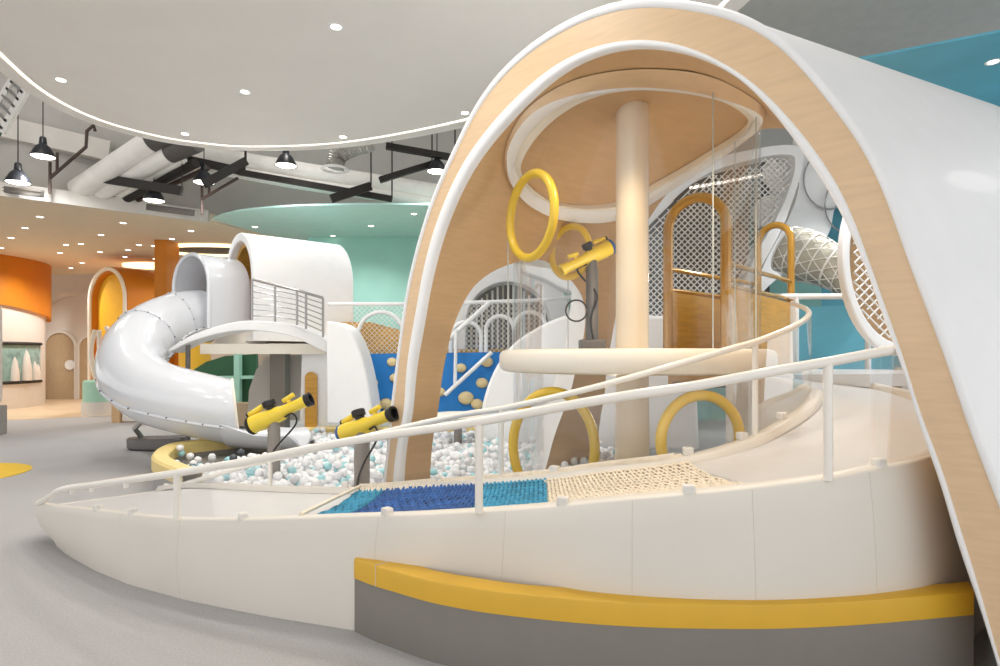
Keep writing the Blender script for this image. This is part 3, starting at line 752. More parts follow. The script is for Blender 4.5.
for x in (270, 501, 755):
    e = y_of(si_, x); t_ = nearest(ripath, e); m = MB(); m.tube([e, V(e.x, e.y, t_.z)], .017, 12); build('post', m, M['rail'], hi)
q = ri[-1]; m = MB(); m.tube([V(q.x, q.y, 1.1), q], .017, 10); build('post', m, M['rail'], hi)
build('clear_panel', panel(si_[10:-8], ripath), M['acrylic'], hi, recalc=False)
for x in (345, 438, 555, 688, 742, 782):
    e = y_of(si_, x); d = V(e.x - TC.x, e.y - TC.y, 0).normalized(); tg = V(-d.y, d.x, 0)
    m = MB(); m.box(e + V(0, 0, .03), .055, .045, .045, (tg, d, V(0, 0, 1))); build('clamp', m, M['clamp'], hi, bevel=.008)

# ---------------------------------------------------------------- bench
FR = [(354, 558), (372, 564.5), (392, 570), (430, 580), (475, 588), (525, 594), (580, 599), (640, 602.5), (700, 604), (780, 604), (868, 600), (974, 591.5)]
BK = [(372, 553), (381, 555), (398, 560), (430, 571), (470, 578.5), (515, 585), (580, 590), (640, 594), (700, 596), (780, 596), (868, 591.5), (969, 583)]
fr, bk = [resample(smooth_path([G(x, y, .36) for x, y in q], 100), 70) for q in (FR, BK)]
bk[0] = fr[0] + V(.05, .10, 0)
be = thing('curved_bench', 'long curved grey padded bench with yellow top edge against the ramp skirt', 'bench', V(fr[35].x, fr[35].y, 0))
def bench_part(z0, z1, grow, name, mt, rnd):
    m = MB(); rows = []
    for a, c_ in zip(fr, bk):
        d = (a - c_).normalized(); f_ = a + d * grow
        P0 = lambda p, z: V(p.x, p.y, z)
        rows.append([P0(c_ - d * .02, z0), P0(c_ - d * .02, z1), P0(f_ - d * rnd, z1), P0(f_ - d * rnd * .3, z1 - rnd * .3), P0(f_, z1 - rnd), P0(f_, z0)])
    o = len(m.v); m.grid(rows, cv=True); n = len(rows)
    m.f.append([o + k for k in range(6)]); m.m.append(0); m.f.append([o + (n - 1) * 6 + k for k in range(6)]); m.m.append(0)
    return build(name, m, mt, be)
bench_part(0, .262, -.004, 'base', M['bench_grey'], .004)
bench_part(.262, .36, 0.0, 'cushion', M['yellow'], .014)
m = MB(); q = fr[4]; q2 = bk[4]; m.tube([q + V(0, 0, -.098), q + V(0, 0, .001), q2 + V(0, 0, .001)], .002, 5); build('seam', m, M['seam'], be)

# ================================================================== BALL PIT
pit_out = [V(-2.75, 5.2, 0), V(-3.45, 5.95, 0), G(160, 447, .33).xy.to_3d(), V(-3.75, 7.1, 0), V(-3.3, 7.6, 0), V(-3.05, 8.2, 0), V(-2.6, 8.55, 0), V(-1.6, 8.6, 0), V(-.4, 8.7, 0), V(.8, 8.6, 0), V(1.3, 7.6, 0)]
po = smooth_path(pit_out, 110)
pit = thing('ball_pit', 'ball pit wall with pale yellow padded rim and grey inside', 'ball pit', V(-2.2, 7.0, 0))
def offs(path, d):
    out = []
    for i, p in enumerate(path):
        a = path[max(0, i - 1)]; c_ = path[min(len(path) - 1, i + 1)]; t = (c_ - a).normalized(); out.append(p + V(t.y, -t.x, 0) * d)
    return out
pin = offs(po, .16)
m = MB(); rows = []
for a, c_ in zip(po, pin):
    d = (a - c_).normalized()
    rows.append([V(a.x, a.y, .2), V(a.x, a.y, .31), a - d * .02 + V(0, 0, .335), c_ + d * .02 + V(0, 0, .335), V(c_.x, c_.y, .31), V(c_.x, c_.y, .2)])
m.grid(rows, cv=True); note(build('rim', m, M['yellow_rim'], pit), 'pale yellow padded rim')
m = MB(); rows = []
for a, c_ in zip(po, pin):
    d = (a - c_).normalized(); rows.append([V(a.x, a.y, 0) - d * .01, V(a.x, a.y, .2) - d * .01, V(c_.x, c_.y, .2) + d * .01, V(c_.x, c_.y, 0) + d * .01])
m.grid(rows, cv=True); build('pit_wall', m, M['pit_grey'], pit)
fl = [V(-2.7, 5.0, .13)] + [V(p.x, p.y, .13) for p in pin[::4]] + [V(1.7, 5.5, .13), V(1.6, 3.7, .13), V(.4, 3.7, .13), V(-.9, 4.3, .13)]
m = MB(); m.prism(fl, V(0, 0, .01)); build('pit_floor', m, M['pit_grey'], pit)

# balls
poly = [(p.x, p.y) for p in pin] + [(1.5, 5.6), (1.45, 3.85), (.5, 3.85), (-.45, 4.2), (-1.6, 4.6), (-2.45, 4.95)]
def inside(x, y):
    r = False; j = len(poly) - 1
    for i in range(len(poly)):
        (xi, yi), (xj, yj) = poly[i], poly[j]
        if (yi > y) != (yj > y) and x < (xj - xi) * (y - yi) / (yj - yi) + xi: r = not r
        j = i
    return r
def edge_d(x, y): return min(math.hypot(x - p.x, y - p.y) for p in pin)
cand = []
R = .04; rr_ = random.Random(3)
yy = 4.2; row = 0
while yy < 8.7:
    xx = -4 + (row % 2) * R
    while xx < 1.8:
        x, y = xx + rr_.uniform(-.012, .012), yy + rr_.uniform(-.012, .012)
        if inside(x, y):
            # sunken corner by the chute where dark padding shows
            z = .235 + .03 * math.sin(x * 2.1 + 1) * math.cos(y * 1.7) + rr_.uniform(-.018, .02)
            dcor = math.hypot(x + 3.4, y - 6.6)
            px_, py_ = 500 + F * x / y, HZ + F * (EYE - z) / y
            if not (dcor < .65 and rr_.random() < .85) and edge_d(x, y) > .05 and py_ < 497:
                cand.append((x, y, z, px_, py_))
                if rr_.random() < .16: cand.append((x + rr_.uniform(-.03, .03), y + rr_.uniform(-.03, .03), z + .062, px_, py_ - 7))
        xx += R * 2.04
    yy += R * 1.78; row += 1
cand = [q for q in cand if -20 < q[3] < 1020 and not (abs(q[0] - cc.x) < .22 and abs(q[1] - cc.y) < .22)]
POST1, POST2 = G(274, 483, .2), P(362, 491, 4.78)
def off_things(q): return all(math.hypot(q[0] - p.x, q[1] - p.y) > .105 for p in (POST1, POST2)) and not (q[0] < -.35 and q[0] > -.9 and q[1] < 5.05 and q[1] > 4.5)
cand = [q for q in cand if off_things(q)]
chx0, chy0, chx1, chy1 = P(236, 413, 7.3).x, 7.3, P(303, 415, 7.3).x, 7.3
cand = [q for q in cand if not (chx0 - .3 < q[0] < chx1 + .12 and 6.55 < q[1] < 7.75)]
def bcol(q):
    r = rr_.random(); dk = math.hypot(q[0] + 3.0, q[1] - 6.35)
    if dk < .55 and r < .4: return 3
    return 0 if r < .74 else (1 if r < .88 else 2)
vis = sorted([q for q in cand if 190 < q[3] < 520 and q[4] < 491 and not (384 < q[3] < 440)], key=lambda q: q[1])
near = set(id(q) for q in vis[:300])
BM = [M['b_white'], M['b_pearl'], M['b_aqua'], M['b_dark']]
BL = [('glossy white plastic ball lying near the front of the ball pit', 'white balls near the front of the pit'), ('pearl grey plastic ball lying near the front of the ball pit', 'pearl balls near the front of the pit'),
      ('pale aqua plastic ball lying near the front of the ball pit', 'aqua balls near the front of the pit'), ('dark grey plastic ball in the ball pit near the slide', 'dark balls in the pit')]
protos = [None] * 4
rest = MB()
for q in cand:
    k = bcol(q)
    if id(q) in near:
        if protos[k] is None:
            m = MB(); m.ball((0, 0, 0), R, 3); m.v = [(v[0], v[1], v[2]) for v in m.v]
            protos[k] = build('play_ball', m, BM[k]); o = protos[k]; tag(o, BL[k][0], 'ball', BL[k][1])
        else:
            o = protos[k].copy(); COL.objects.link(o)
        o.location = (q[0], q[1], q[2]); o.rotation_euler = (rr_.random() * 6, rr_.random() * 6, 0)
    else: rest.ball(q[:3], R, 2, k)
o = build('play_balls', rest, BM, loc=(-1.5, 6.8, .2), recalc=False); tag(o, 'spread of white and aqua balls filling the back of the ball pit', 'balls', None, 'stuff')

# ================================================================== BLASTERS
def blaster(base, zf, yaw, pitch, lab, hpost, blue_rear, foot=False, flip=1, s=1.0, hw=.055, mz='black', pm='grey_post'):
    o = thing('foam_blaster', lab, 'toy cannon', base, 'yellow toy cannons on grey posts')
    d = V(math.cos(pitch) * math.cos(yaw), math.cos(pitch) * math.sin(yaw), math.sin(pitch)); e = V(-math.sin(yaw), math.cos(yaw), 0); n = d.cross(e); 
    if n.z < 0: n = -n
    c = base + V(0, 0, hpost + .07 * s)
    at = lambda x, y=0, z=0: c + d * (x * s) + e * (y * s) + n * (z * s)
    m = MB(); m.lathe([(hw, 0), (hw, hpost - .05), (hw * .8, hpost - .02), (hw * .8, hpost + .02)], base, 24); build('post', m, M[pm], o)
    if foot:
        m = MB(); m.box(base + V(0, 0, .045), .2, .16, .09); build('foot', m, M['dark_steel'], o, bevel=.01)
    m = MB(); m.beam(at(.0, 0, -.05), at(.04, 0, .01), .07 * s, .05 * s); build('bracket', m, M['grey_post'], o, bevel=.006)
    m = MB(); m.lathe([(.072 * s, 0), (.084 * s, .012 * s), (.082 * s, .10 * s), (.076 * s, .2 * s), (.066 * s, .28 * s), (.054 * s, .335 * s), (.05 * s, .46 * s), (.054 * s, .53 * s), (.054 * s, .56 * s)], at(-.23), 24, (n, e, d)); bo = build('barrel', m, M['blaster'], o)
    m = MB(); m.lathe([(.03 * s, 0), (.062 * s, 0), (.064 * s, .05 * s), (.044 * s, .052 * s), (.04 * s, .01 * s)], at(.33), 24, (n, e, d)); mo_ = build('muzzle', m, M[mz], o)
    if mz == 'black': note(mo_, 'black muzzle ring')
    m = MB(); m.lathe([(0, -.02 * s), (.07 * s, -.018 * s), (.087 * s, 0), (.087 * s, .02 * s), (.07 * s, .022 * s)], at(-.245), 24, (n, e, d)); note(build('end_cap', m, M['blue_lens'] if blue_rear else M['black'], o), 'blue end cap' if blue_rear else 'black end cap')
    m = MB(); m.lathe([(.04 * s, 0), (.044 * s, .03 * s), (.06 * s, .04 * s), (.06 * s, .085 * s), (.05 * s, .095 * s), (.04 * s, .07 * s), (0, .065 * s)], at(.0, 0, .055), 22, (d, e, n)); note(build('hopper', m, M['black'], o), 'black round hopper mouth')
    m = MB(); m.cyl(at(-.23, .03 * flip, .10), at(-.08, .03 * flip, .12), .027 * s, 16, bev=.004); si = build('scope', m, M['blaster'], o)
    m = MB(); m.cyl(at(-.245, .03 * flip, .098), at(-.228, .03 * flip, .10), .029 * s, 16); build('eyepiece', m, M['black'], si)
    m = MB(); m.cyl(at(.13, 0, .085), at(.25, 0, .10), .022 * s, 14, bev=.004); m.beam(at(.18, 0, .03), at(.18, 0, .09), .03 * s, .03 * s); build('sight', m, M['blaster'], o)
    m = MB(); m.cyl(at(-.16, 0, -.065), at(.1, 0, -.055), .022 * s, 14, bev=.004); build('lower_tube', m, M['blaster'], o)
    hs = smooth_path([at(.1, -.03 * flip, -.055), at(.19, -.05, -.06), at(.18, -.06, -.16), base + V(.03, -hw - .02, hpost * .62), base + V(-.02, -hw - .012, hpost * .35), base + V(0.01, -hw - .01, .05)], 40)
    m = MB(); m.tube(hs, .008, 8); build('hose', m, M['black'], o)
    if foot:
        m = MB(); lc = base + V(-.13, -.03, hpost * .45); m.tube([lc + V(.085 * math.cos(a), 0, .085 * math.sin(a)) for a in np.linspace(.2, 2 * PI - .2, 30)], .007, 8); build('cable_loop', m, M['black'], o)
    return o
bp1 = V(POST1.x, POST1.y, .13); t1 = P(272, 417.5, POST1.y)
blaster(bp1, 0, math.radians(-4), math.radians(24), 'yellow toy cannon on a grey post beside the slide exit', t1.z - bp1.z - .05, False, s=.98)
bp2 = V(POST2.x, POST2.y, .13); t2 = P(363, 428, POST2.y)
blaster(bp2, 0, math.radians(-30), math.radians(20), 'yellow toy cannon with blue end on a grey post by the arch foot', t2.z - bp2.z - .05, True, s=.92, hw=.062)
b3 = P(592, 347, 4.85); b3.z = 1.385; t3 = P(588, 255, 4.85)
blaster(b3, 0, math.radians(192), math.radians(-26), 'yellow toy cannon on a dark post standing on the tower platform', t3.z - b3.z - .06, True, foot=True, flip=-1, s=.76, hw=.05, mz='blaster', pm='dark_steel')

# ================================================================== SLIDE
SL = [(206, 316, 8.8), (182, 319, 8.55), (155, 330, 8.2), (135, 350, 7.75), (133, 373, 7.4), (152, 391, 7.2), (183, 401, 7.15), (213, 408, 7.2), (236, 413, 7.3)]
slp = smooth_path([P(*q) for q in SL], 90)
sl = thing('spiral_slide', 'big glossy white tube slide spiralling down from the hooded tower into the ball pit', 'slide', V(slp[40].x, slp[40].y, 0))
SR = .385
m = MB(); m.tube(slp, SR, 36, cap=False)
tE = (slp[-1] - slp[-2]).normalized()
for i in range(len(slp) - 14, len(slp)):      # the mouth is cut on a slant
    f_ = (i - (len(slp) - 15)) / 14; t = (slp[i] - slp[i - 1]).normalized()
    for k in range(36):
        q = Vector(m.v[i * 36 + k]); m.v[i * 36 + k] = tuple(q + t * (-(q.z - slp[i].z) / SR * .15 * f_))
s_ = build('slide_tube', m, M['gloss'], sl); so = s_.modifiers.new('Wall', 'SOLIDIFY'); so.thickness = .025; so.offset = -1
# flanges with bolts
def frame_at(path, i):
    a = path[max(0, i - 1)]; c_ = path[min(len(path) - 1, i + 1)]; t = (c_ - a).normalized(); e = t.cross(V(0, 0, 1)).normalized(); return t, e, e.cross(t)
for i in (12, 26):
    t, e, n = frame_at(slp, i); m = MB()
    m.tube([slp[i] + e * (SR + .005) * math.cos(a) + n * (SR + .005) * math.sin(a) for a in np.linspace(0, 2 * PI, 41)[:-1]], .014, 8, closed=True)
    for k in range(16): a = 2 * PI * k / 16; m.ball(slp[i] + (e * math.cos(a) + n * math.sin(a)) * (SR + .015) + t * .014, .010, 1, 1)
    build('flange', m, [M['gloss'], M['dark_steel']], sl)
for sgn in (1, -1):
    pts = []; bl = MB()
    for i in range(len(slp)):
        t, e, n = frame_at(slp, i); q = slp[i] + (e * sgn * math.cos(-.45) + n * math.sin(-.45)) * (SR + .008); pts.append(q)
        if i % 5 == 2: bl.ball(q + (e * sgn * .012) + n * .012, .012, 1)
    m = MB(); m.tube(pts, .017, 8); m.add(bl.v, bl.f, 1); build('seam_flange', m, [M['gloss'], M['dark_steel']], sl)
t, e, n = frame_at(slp, len(slp) - 1)
m = MB(); m.tube([slp[-1] + e * (SR + .0) * math.cos(a) + n * (SR + .0) * math.sin(a) - t * (.15 * math.sin(a)) for a in np.linspace(0, 2 * PI, 41)[:-1]], .016, 8, closed=True); build('exit_ring', m, M['pad'], sl)
# open chute
ch = smooth_path([slp[-1], P(262, 415, 7.3), P(285, 416, 7.3), P(303, 415, 7.3)], 40)
m = MB(); rows = []
for i, p in enumerate(ch):
    t, e, n = frame_at(ch, i); f_ = i / (len(ch) - 1); half = 1.35 - .28 * min(1, f_ * 2.5)
    if f_ > .85: half *= 1 - .3 * ((f_ - .85) / .15) ** 2
    aa = np.linspace(-half, half, 25)
    inn = [p + e * (SR * .98) * math.sin(a) - n * (SR * .98) * math.cos(a) for a in aa]
    out_ = [p + e * (SR + .03) * math.sin(a) - n * (SR + .03) * math.cos(a) for a in aa[::-1]]
    rows.append(inn + out_)
o0 = len(m.v); m.grid(rows, cv=True); nn = len(rows[0]); m.f.append([o0 + k for k in range(nn)]); m.m.append(0); m.f.append([o0 + (len(rows) - 1) * nn + k for k in range(nn)]); m.m.append(0)
build('chute', m, M['gloss'], sl, sharp=60)
# prop under the bend with its oval foot
pt_ = P(138, 411, 7.45); fb = P(139, 436, 8.6)
m = MB(); m.tube([pt_, pt_ + V(-.05, .25, -.1), fb + V(0, -.1, .12), fb + V(.04, 0, -.02)], .035, 12); m.tube([fb + V(.02, 0, -.03), fb + V(.75, -.05, .0)], .03, 10); build('prop', m, M['steel'], sl)
bs = V(fb.x + .28, fb.y, 0)
prof = [(0, 0), (.9, 0), (1, .03), (1, .15), (.95, .17), (0, .17)]
m = MB(); m.grid([[bs + V(.44 * r_ * math.cos(a), .22 * r_ * math.sin(a), z) for a in np.linspace(0, 2 * PI, 41)[:-1]] for r_, z in prof], cv=True); note(build('foot', m, M['dark_steel'], sl), 'grey oval foot')
tm = P(188, 345, 7.9); m = MB(); m.tube([V(tm.x, tm.y, .0), V(tm.x, tm.y, 1.55)], .03, 10); build('support_pole', m, M['dark_steel'], sl)

# hood
hN = P(209, 322, 8.3); ha = V(.55, .835, 0); hp = V(.835, -.55, 0); hz0 = 1.72
hood = thing('slide_hood', 'white arched hood at the top of the tube slide', 'slide hood', V(hN.x, hN.y, hz0))
hc = V(hN.x, hN.y, hz0) - hp * .42
hc -= hp * .03
A = arch_pts(hc, hp, .94, 1.08, 24); B = arch_pts(hc + V(0, 0, 0), hp, .86, 1.04, 24)
m = MB(); m.band(A, B, ha * .62); build('barrel', m, M['gloss'], hood)
m = MB(); m.tube(arch_pts(hc, hp, .90, 1.06, 24), .03, 10); build('rim', m, M['gloss'], hood)

# ================================================================== WHITE PLAY TOWER BEHIND THE SLIDE
N2 = P(253, 330, 8.45); p2 = V(.63, -.776, 0); a2_ = V(.776, .63, 0); z0 = 1.55
tw = thing('arched_cabin', 'white arched cabin with wood lining on the play tower behind the slide', 'play cabin', V(N2.x, N2.y, z0))
c2 = V(N2.x, N2.y, z0) - p2 * .72
A = arch_pts(c2, p2, 1.46, 1.63, 28); B = arch_pts(c2, p2, 1.24, 1.5, 28)
m = MB(); m.band(A, B, a2_ * 1.52); build('shell', m, M['white'], tw, bevel=.02)
A = arch_pts(c2 + a2_ * .1, p2, 1.238, 1.498, 28); B = arch_pts(c2 + a2_ * .1, p2, 1.10, 1.43, 28)
m = MB(); m.band(A, B, a2_ * 1.2); note(build('lining', m, M['wood_gold'], tw), 'golden wood lining')
m = MB(); m.prism(arch_pts(c2 + a2_ * 1.3, p2, 1.2, 1.45, 28), a2_ * .05); build('back_panel', m, M['wood_gold'], tw)
m = MB(); m.prism([c2 - p2 * .75 + V(0, 0, -.0), c2 + p2 * .75, c2 + p2 * .75 + a2_ * 1.52, c2 - p2 * .75 + a2_ * 1.52], V(0, 0, .06)); build('cabin_floor', m, M['white'], tw)

pf = thing('tower_platform', 'white platform with arched fascia beam and cream slab under the cabin', 'platform', P(255, 355, 8.3))
top_ = smooth_path([P(168, 349, 7.85), P(190, 336, 7.8), P(222, 324.5, 7.8), P(253, 320.5, 7.9), P(290, 325, 8.1), P(312, 333, 8.25), P(326, 341, 8.35)], 60)
low_ = smooth_path([P(168, 353, 7.85), P(190, 342, 7.8), P(222, 333, 7.8), P(253, 330.5, 7.9), P(290, 336, 8.1), P(312, 346, 8.25), P(326, 353, 8.35)], 60)
m = MB(); m.band(top_, low_, V(.1, .22, 0)); build('fascia', m, M['white'], pf, bevel=.02)
m = MB(); m.prism([P(200, 354, 8.2), P(325, 354, 8.45), V(-1.9, 10.2, 1.37), V(-4.4, 10.2, 1.37)], V(0, 0, .14)); build('slab', m, M['pad'], pf)
m = MB(); m.box(P(242, 339, 8.75), .75, .05, .35); build('upstand', m, M['wall'], pf)
q = P(280, 380, 8.9); m = MB(); m.box(V(q.x, q.y, .69), .22, .22, 1.38); build('pillar_post', m, M['grey_post'], pf)
m = MB(); A_ = [P(x, y, 9.2) for x, y in ((247, 420), (249, 390), (256, 370), (266, 357), (300, 355), (303, 420))]; m.prism(A_, V(0, .15, 0)); build('side_fin', m, M['wall'], pf)
m = MB(); A_ = [P(x, y, 8.55) for x, y in ((300, 424), (302, 353), (352, 353), (352, 426))]; m.prism(A_, V(.05, .2, 0)); wp = build('base_wall', m, M['white'], pf)
ca = P(311.5, 421, 8.52); m = MB(); A_ = arch_pts(V(ca.x, ca.y, .33), V(1, 0, 0), .17, .78, 14); m.prism(A_, V(0, -.03, 0)); note(build('arch_door', m, M['wood_gold'], wp), 'small golden arched door')
fin = MB(); edge = [(326, 424), (326, 322), (336, 322), (346, 327), (354, 338), (361, 355), (367, 380), (371, 405), (372, 426)]
pe_ = smooth_path([P(x, y, 8.0) for x, y in edge[2:]], 40); fin.prism([P(326, 424, 8.0), P(326, 321, 8.0)] + pe_, V(.05, .4, 0)); 
single('curved_fin', fin, M['white'], 'white curved fin wall between the play tower and the blue climbing wall', 'partition', V(-2.2, 8.2, 0), bevel=.03)
rl = thing('steel_railing', 'grey steel barred railing on the tower platform beside the cabin', 'railing', P(285, 330, 8.0))
tp = [P(252, 279, 7.95), P(275, 285, 8.02), P(297, 290, 8.1), P(306, 293, 8.15), P(323, 298, 8.3)]; bt = [P(252, 322, 7.95), P(275, 321.5, 8.02), P(297, 325, 8.1), P(306, 329, 8.15), P(323, 337, 8.3)]
m = MB(); m.tube(tp, .02, 8); build('top_rail', m, M['steel'], rl)
for a, c_ in zip(tp, bt): m = MB(); m.tube([a, c_], .017, 8); build('post', m, M['steel'], rl)
for k in range(6): f_ = (k + 1) / 7; m = MB(); m.tube([a.lerp(c_, f_) for a, c_ in zip(tp, bt)], .008, 6); build('bar', m, M['steel'], rl)

# green play kitchen nook below the platform
gr = thing('green_alcove', 'dark green playhouse panel with mint frame seen below the platform', 'playhouse', P(228, 410, 11.5))
m = MB(); m.prism([P(x, y, 11.5) for x, y in ((190, 413), (190, 372), (206, 362), (225, 356), (256, 354), (258, 413))], V(0, .1, 0)); build('panel', m, M['green'], gr)
m = MB(); m.beam(P(238, 354, 11.4), P(238, 413, 11.4), .14, .1); m.beam(P(190, 378, 11.4), P(258, 377, 11.4), .08, .06); build('mint_frame', m, M['mint'], gr)
m = MB(); m.prism([P(x, y, 11.3) for x, y in ((226, 402), (262, 402), (262, 424), (226, 424))], V(0, -.3, 0)); build('counter', m, M['wood_door'], gr)
m = MB(); q = P(195, 400, 12.3); m.lathe([(.30, 0), (.30, 1.9), (.28, 2.0), (0, 2.0)], V(q.x, q.y, 0), 24); single('amber_post', m, M['amber'], 'round amber post glimpsed between slide and platform', 'post', V(q.x, q.y, 0))
m = MB(); q = P(180, 400, 13.2); m.box(V(q.x, q.y, .78), .9, .3, 1.55); single('orange_block', m, M['orange'], 'orange block glimpsed between slide tube and platform', 'block', V(q.x, q.y, 0))

# orange arch tunnel far behind the slide
ot = thing('orange_tunnel', 'orange arched tunnel with cream rim far behind the tube slide', 'play tunnel', P(108, 400, 14.5))
oc = P(108, 355, 14.6); oc.z = 0; op_ = V(.88, -.475, 0); oa = V(.55, .835, 0)
A = arch_pts(oc, op_, 1.62, 3.5, 24); B = arch_pts(oc, op_, 1.36, 3.34, 24)
m = MB(); m.band(A, B, oa * 1.6); build('shell', m, M['orange'], ot)
m = MB(); m.tube(arch_pts(oc - oa * .02, op_, 1.50, 3.44, 24), .05, 10); build('rim', m, M['pad'], ot)
m = MB(); m.prism(arch_pts(oc + oa * .12, op_, 1.35, 3.33, 24), oa * .08); build('back_panel', m, M['amber'], ot)
m = MB(); q = P(143, 300, 16); m.prism([P(122, 275, 16), P(172, 284, 16), P(172, 330, 16), P(122, 345, 16)], V(0, .3, 0)); single('orange_screen', m, M['orange'], 'low orange screen wall behind the orange tunnel', 'partition', P(143, 340, 16))
m = MB(); m.prism([P(122, 272, 15.7), P(165, 274, 15.7), P(165, 312, 15.7), P(138, 294, 15.7)], V(0, .2, 0)); single('amber_canopy', m, M['amber'], 'curved amber canopy beside the orange tunnel', 'canopy', P(143, 312, 15.7))
m = MB(); q0, q1 = P(161, 355, 13), P(173, 355, 13); m.box(V((q0.x + q1.x) / 2, 13, 1.9), q1.x - q0.x, .5, 3.8); struct('pillar', m, M['orange'])
dq = P(100, 390, 13.6)
m = MB(); m.lathe([(.33, .3), (.33, .74), (.3, .78), (0, .8)], V(dq.x, dq.y, 0), 24); o = single('mint_drum', m, M['mint'], 'round mint green drum beside the orange tunnel', 'drum', V(dq.x, dq.y, 0))
m = MB(); m.lathe([(.36, 0), (.36, .3), (0, .3)], V(dq.x, dq.y, 0), 24); note(build('base', m, M['wall'], o), 'cream base')
rw = P(118, 402, 12.0); o = thing('wooden_post', 'short birch post with cream panel under the slide bend', 'post', V(rw.x, rw.y, 0))
m = MB(); m.box(V(rw.x, rw.y, .4), .16, .16, .8); build('post', m, M['wood'], o); m = MB(); m.box(V(rw.x + .55, rw.y, .38), .9, .06, .7); build('panel', m, M['wall'], o)
cr = thing('stair_rail', 'cream curved stair rails in front of the orange tunnel', 'stair rail', P(104, 390, 13.4))
for xs in (((95, 330), (91, 350), (94, 372), (101, 395)), ((106, 327), (112, 336), (122, 352)), ((99, 330), (100, 360), (103, 375))):
    m = MB(); m.tube(smooth_path([P(x, y, 13.4) for x, y in xs], 20), .05, 8); build('rail', m, M['pad'], cr)
m = MB(); m.tube([P(101, 395, 13.4), V(P(101, 395, 13.4).x, 13.4, 0)], .05, 8); build('leg', m, M['pad'], cr)
cl = P(2, 435, 10.0); o = thing('display_pillar', 'white pillar with grey plinth at the hall entrance', 'pillar', V(cl.x - .2, cl.y, 0))
m = MB(); m.box(V(cl.x - .62, cl.y + .1, 1.35), .7, .6, 1.7); build('shaft', m, M['wall'], o, bevel=.1); m = MB(); m.box(V(cl.x - .6, cl.y, .25), .9, .6, .5); build('plinth', m, M['pit_grey'], o, bevel=.02)

# ================================================================== BLUE CLIMBING WALL AND NET DECK
cw = thing('climbing_wall', 'bright blue climbing wall with round cream holds behind the arch foot', 'climbing wall', P(430, 425, 8.7))
m = MB(); m.prism([P(x, y, 8.8) for x, y in ((355, 418), (355, 354), (506, 352), (506, 418))], V(0, .2, 0)); build('panel', m, M['blue'], cw)
for x, y, r in ((392, 362, .075), (373, 383, .075), (395, 378, .08), (386, 404, .1), (461, 368, .08), (487, 362, .09), (482, 383, .09), (466, 398, .115), (477, 404, .09), (440, 392, .08), (420, 372, .08)):
    m = MB(); m.ball(P(x, y, 8.78), r, 3, 0, (1, .6, .85)); build('hold', m, M['hold'], cw)
dk = thing('wooden_deck_edge', 'golden wood deck band with two arched white tube frames above the blue climbing wall', 'deck', P(430, 352, 8.9))
m = MB(); m.prism([P(x, y, 9.0) for x, y in ((340, 356), (340, 322), (370, 322), (412, 333), (412, 354))], V(0, .3, 0)); m.prism([P(x, y, 9.0) for x, y in ((440, 356), (440, 349), (530, 349), (530, 356))], V(0, .3, 0)); build('band', m, M['wood_gold'], dk)
nf = thing('net_fence', 'white net fence with tube arches on the deck behind the climbing wall', 'net fence', P(430, 350, 9.0))
def diag_net(poly_fn, x0, x1, y0, y1, Y, pitch, r, clip):
    """diamond net in the plane Y, clipped to clip(x, z); x/z in metres"""
    m = MB(); a, c_ = P(x0, y1, Y), P(x1, y0, Y); X0, X1, Z0, Z1 = a.x, c_.x, a.z, c_.z
    for sg in (1, -1):
        k = X0 - (Z1 - Z0); 
        while k < X1 + (Z1 - Z0):
            run = None; st = 24
            pts = []
            for i in range(st + 1):
                z = Z0 + (Z1 - Z0) * i / st; x = k + sg * (z - Z0) if sg == 1 else k + (Z1 - Z0) - (z - Z0) 
                ok = X0 <= x <= X1 and clip(x, z)
                if ok: pts.append(V(x, Y, z))
                if (not ok or i == st) and len(pts) > 1: m.tube([pts[0], pts[-1]], r, 4, cap=False)
                if not ok: pts = []
            k += pitch
    return m
for xa_, xb_, ya_, yb_ in ((350, 412, 305, 356), (440, 545, 300, 352)): build('net', diag_net(None, xa_, xb_, ya_, yb_, 9.0, .075, .0042, lambda x, z: True), M['net_white'], nf)
for xs in (((328, 304), (412, 304)), ((458, 303), (545, 300), (580, 296))):
    m = MB(); m.tube([P(x, y, 8.9) for x, y in xs], .028, 10); build('top_rail', m, M['white'], nf)
for cx_, w, top_y in ((381, 46, 312), (466, 30, 322), (500, 28, 316), (530, 32, 312)):
    cb = P(cx_, 354, 8.88); m = MB(); m.tube(arch_pts(cb, V(1, 0, 0), w / F * 8.88, (354 - top_y) / F * 8.88, 16), .03, 10); build('tube_arch', m, M['white'], nf)
m = MB(); m.tube([P(444, 343, 8.7), P(490, 302, 8.7)], .035, 10); build('brace', m, M['white'], nf)
m = MB(); m.tube([P(445, 395, 8.6), P(492, 352, 8.6)], .03, 10); m.tube([P(455, 387, 8.6), P(456, 330, 8.6)], .025, 8); build('stair_rail', m, M['white'], nf)
# big white hoop frame and net cage beyond
hp_ = thing('net_cage', 'tall white arched net cage with hanging ropes seen through the side opening', 'net cage', P(490, 352, 9.8))
cb = P(508, 356, 9.8)
A = arch_pts(cb, V(1, 0, 0), 2.04, 1.58, 28); B = arch_pts(cb, V(1, 0, 0), 1.40, 1.22, 28)
m = MB(); m.band(A, B, V(0, .5, 0)); build('arch_frame', m, M['white'], hp_)
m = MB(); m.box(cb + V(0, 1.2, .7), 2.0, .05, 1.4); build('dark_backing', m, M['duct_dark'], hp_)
for k in range(15):
    x = cb.x - .62 + .09 * k; m = MB(); m.tube([V(x, cb.y + .4 + .05 * (k % 3), cb.z), V(x, cb.y + .4 + .05 * (k % 3), cb.z + 1.3 - abs(x - cb.x) * .7)], .018, 8); build('rope', m, M['net_white' if k % 3 else 'net_grey'], hp_)
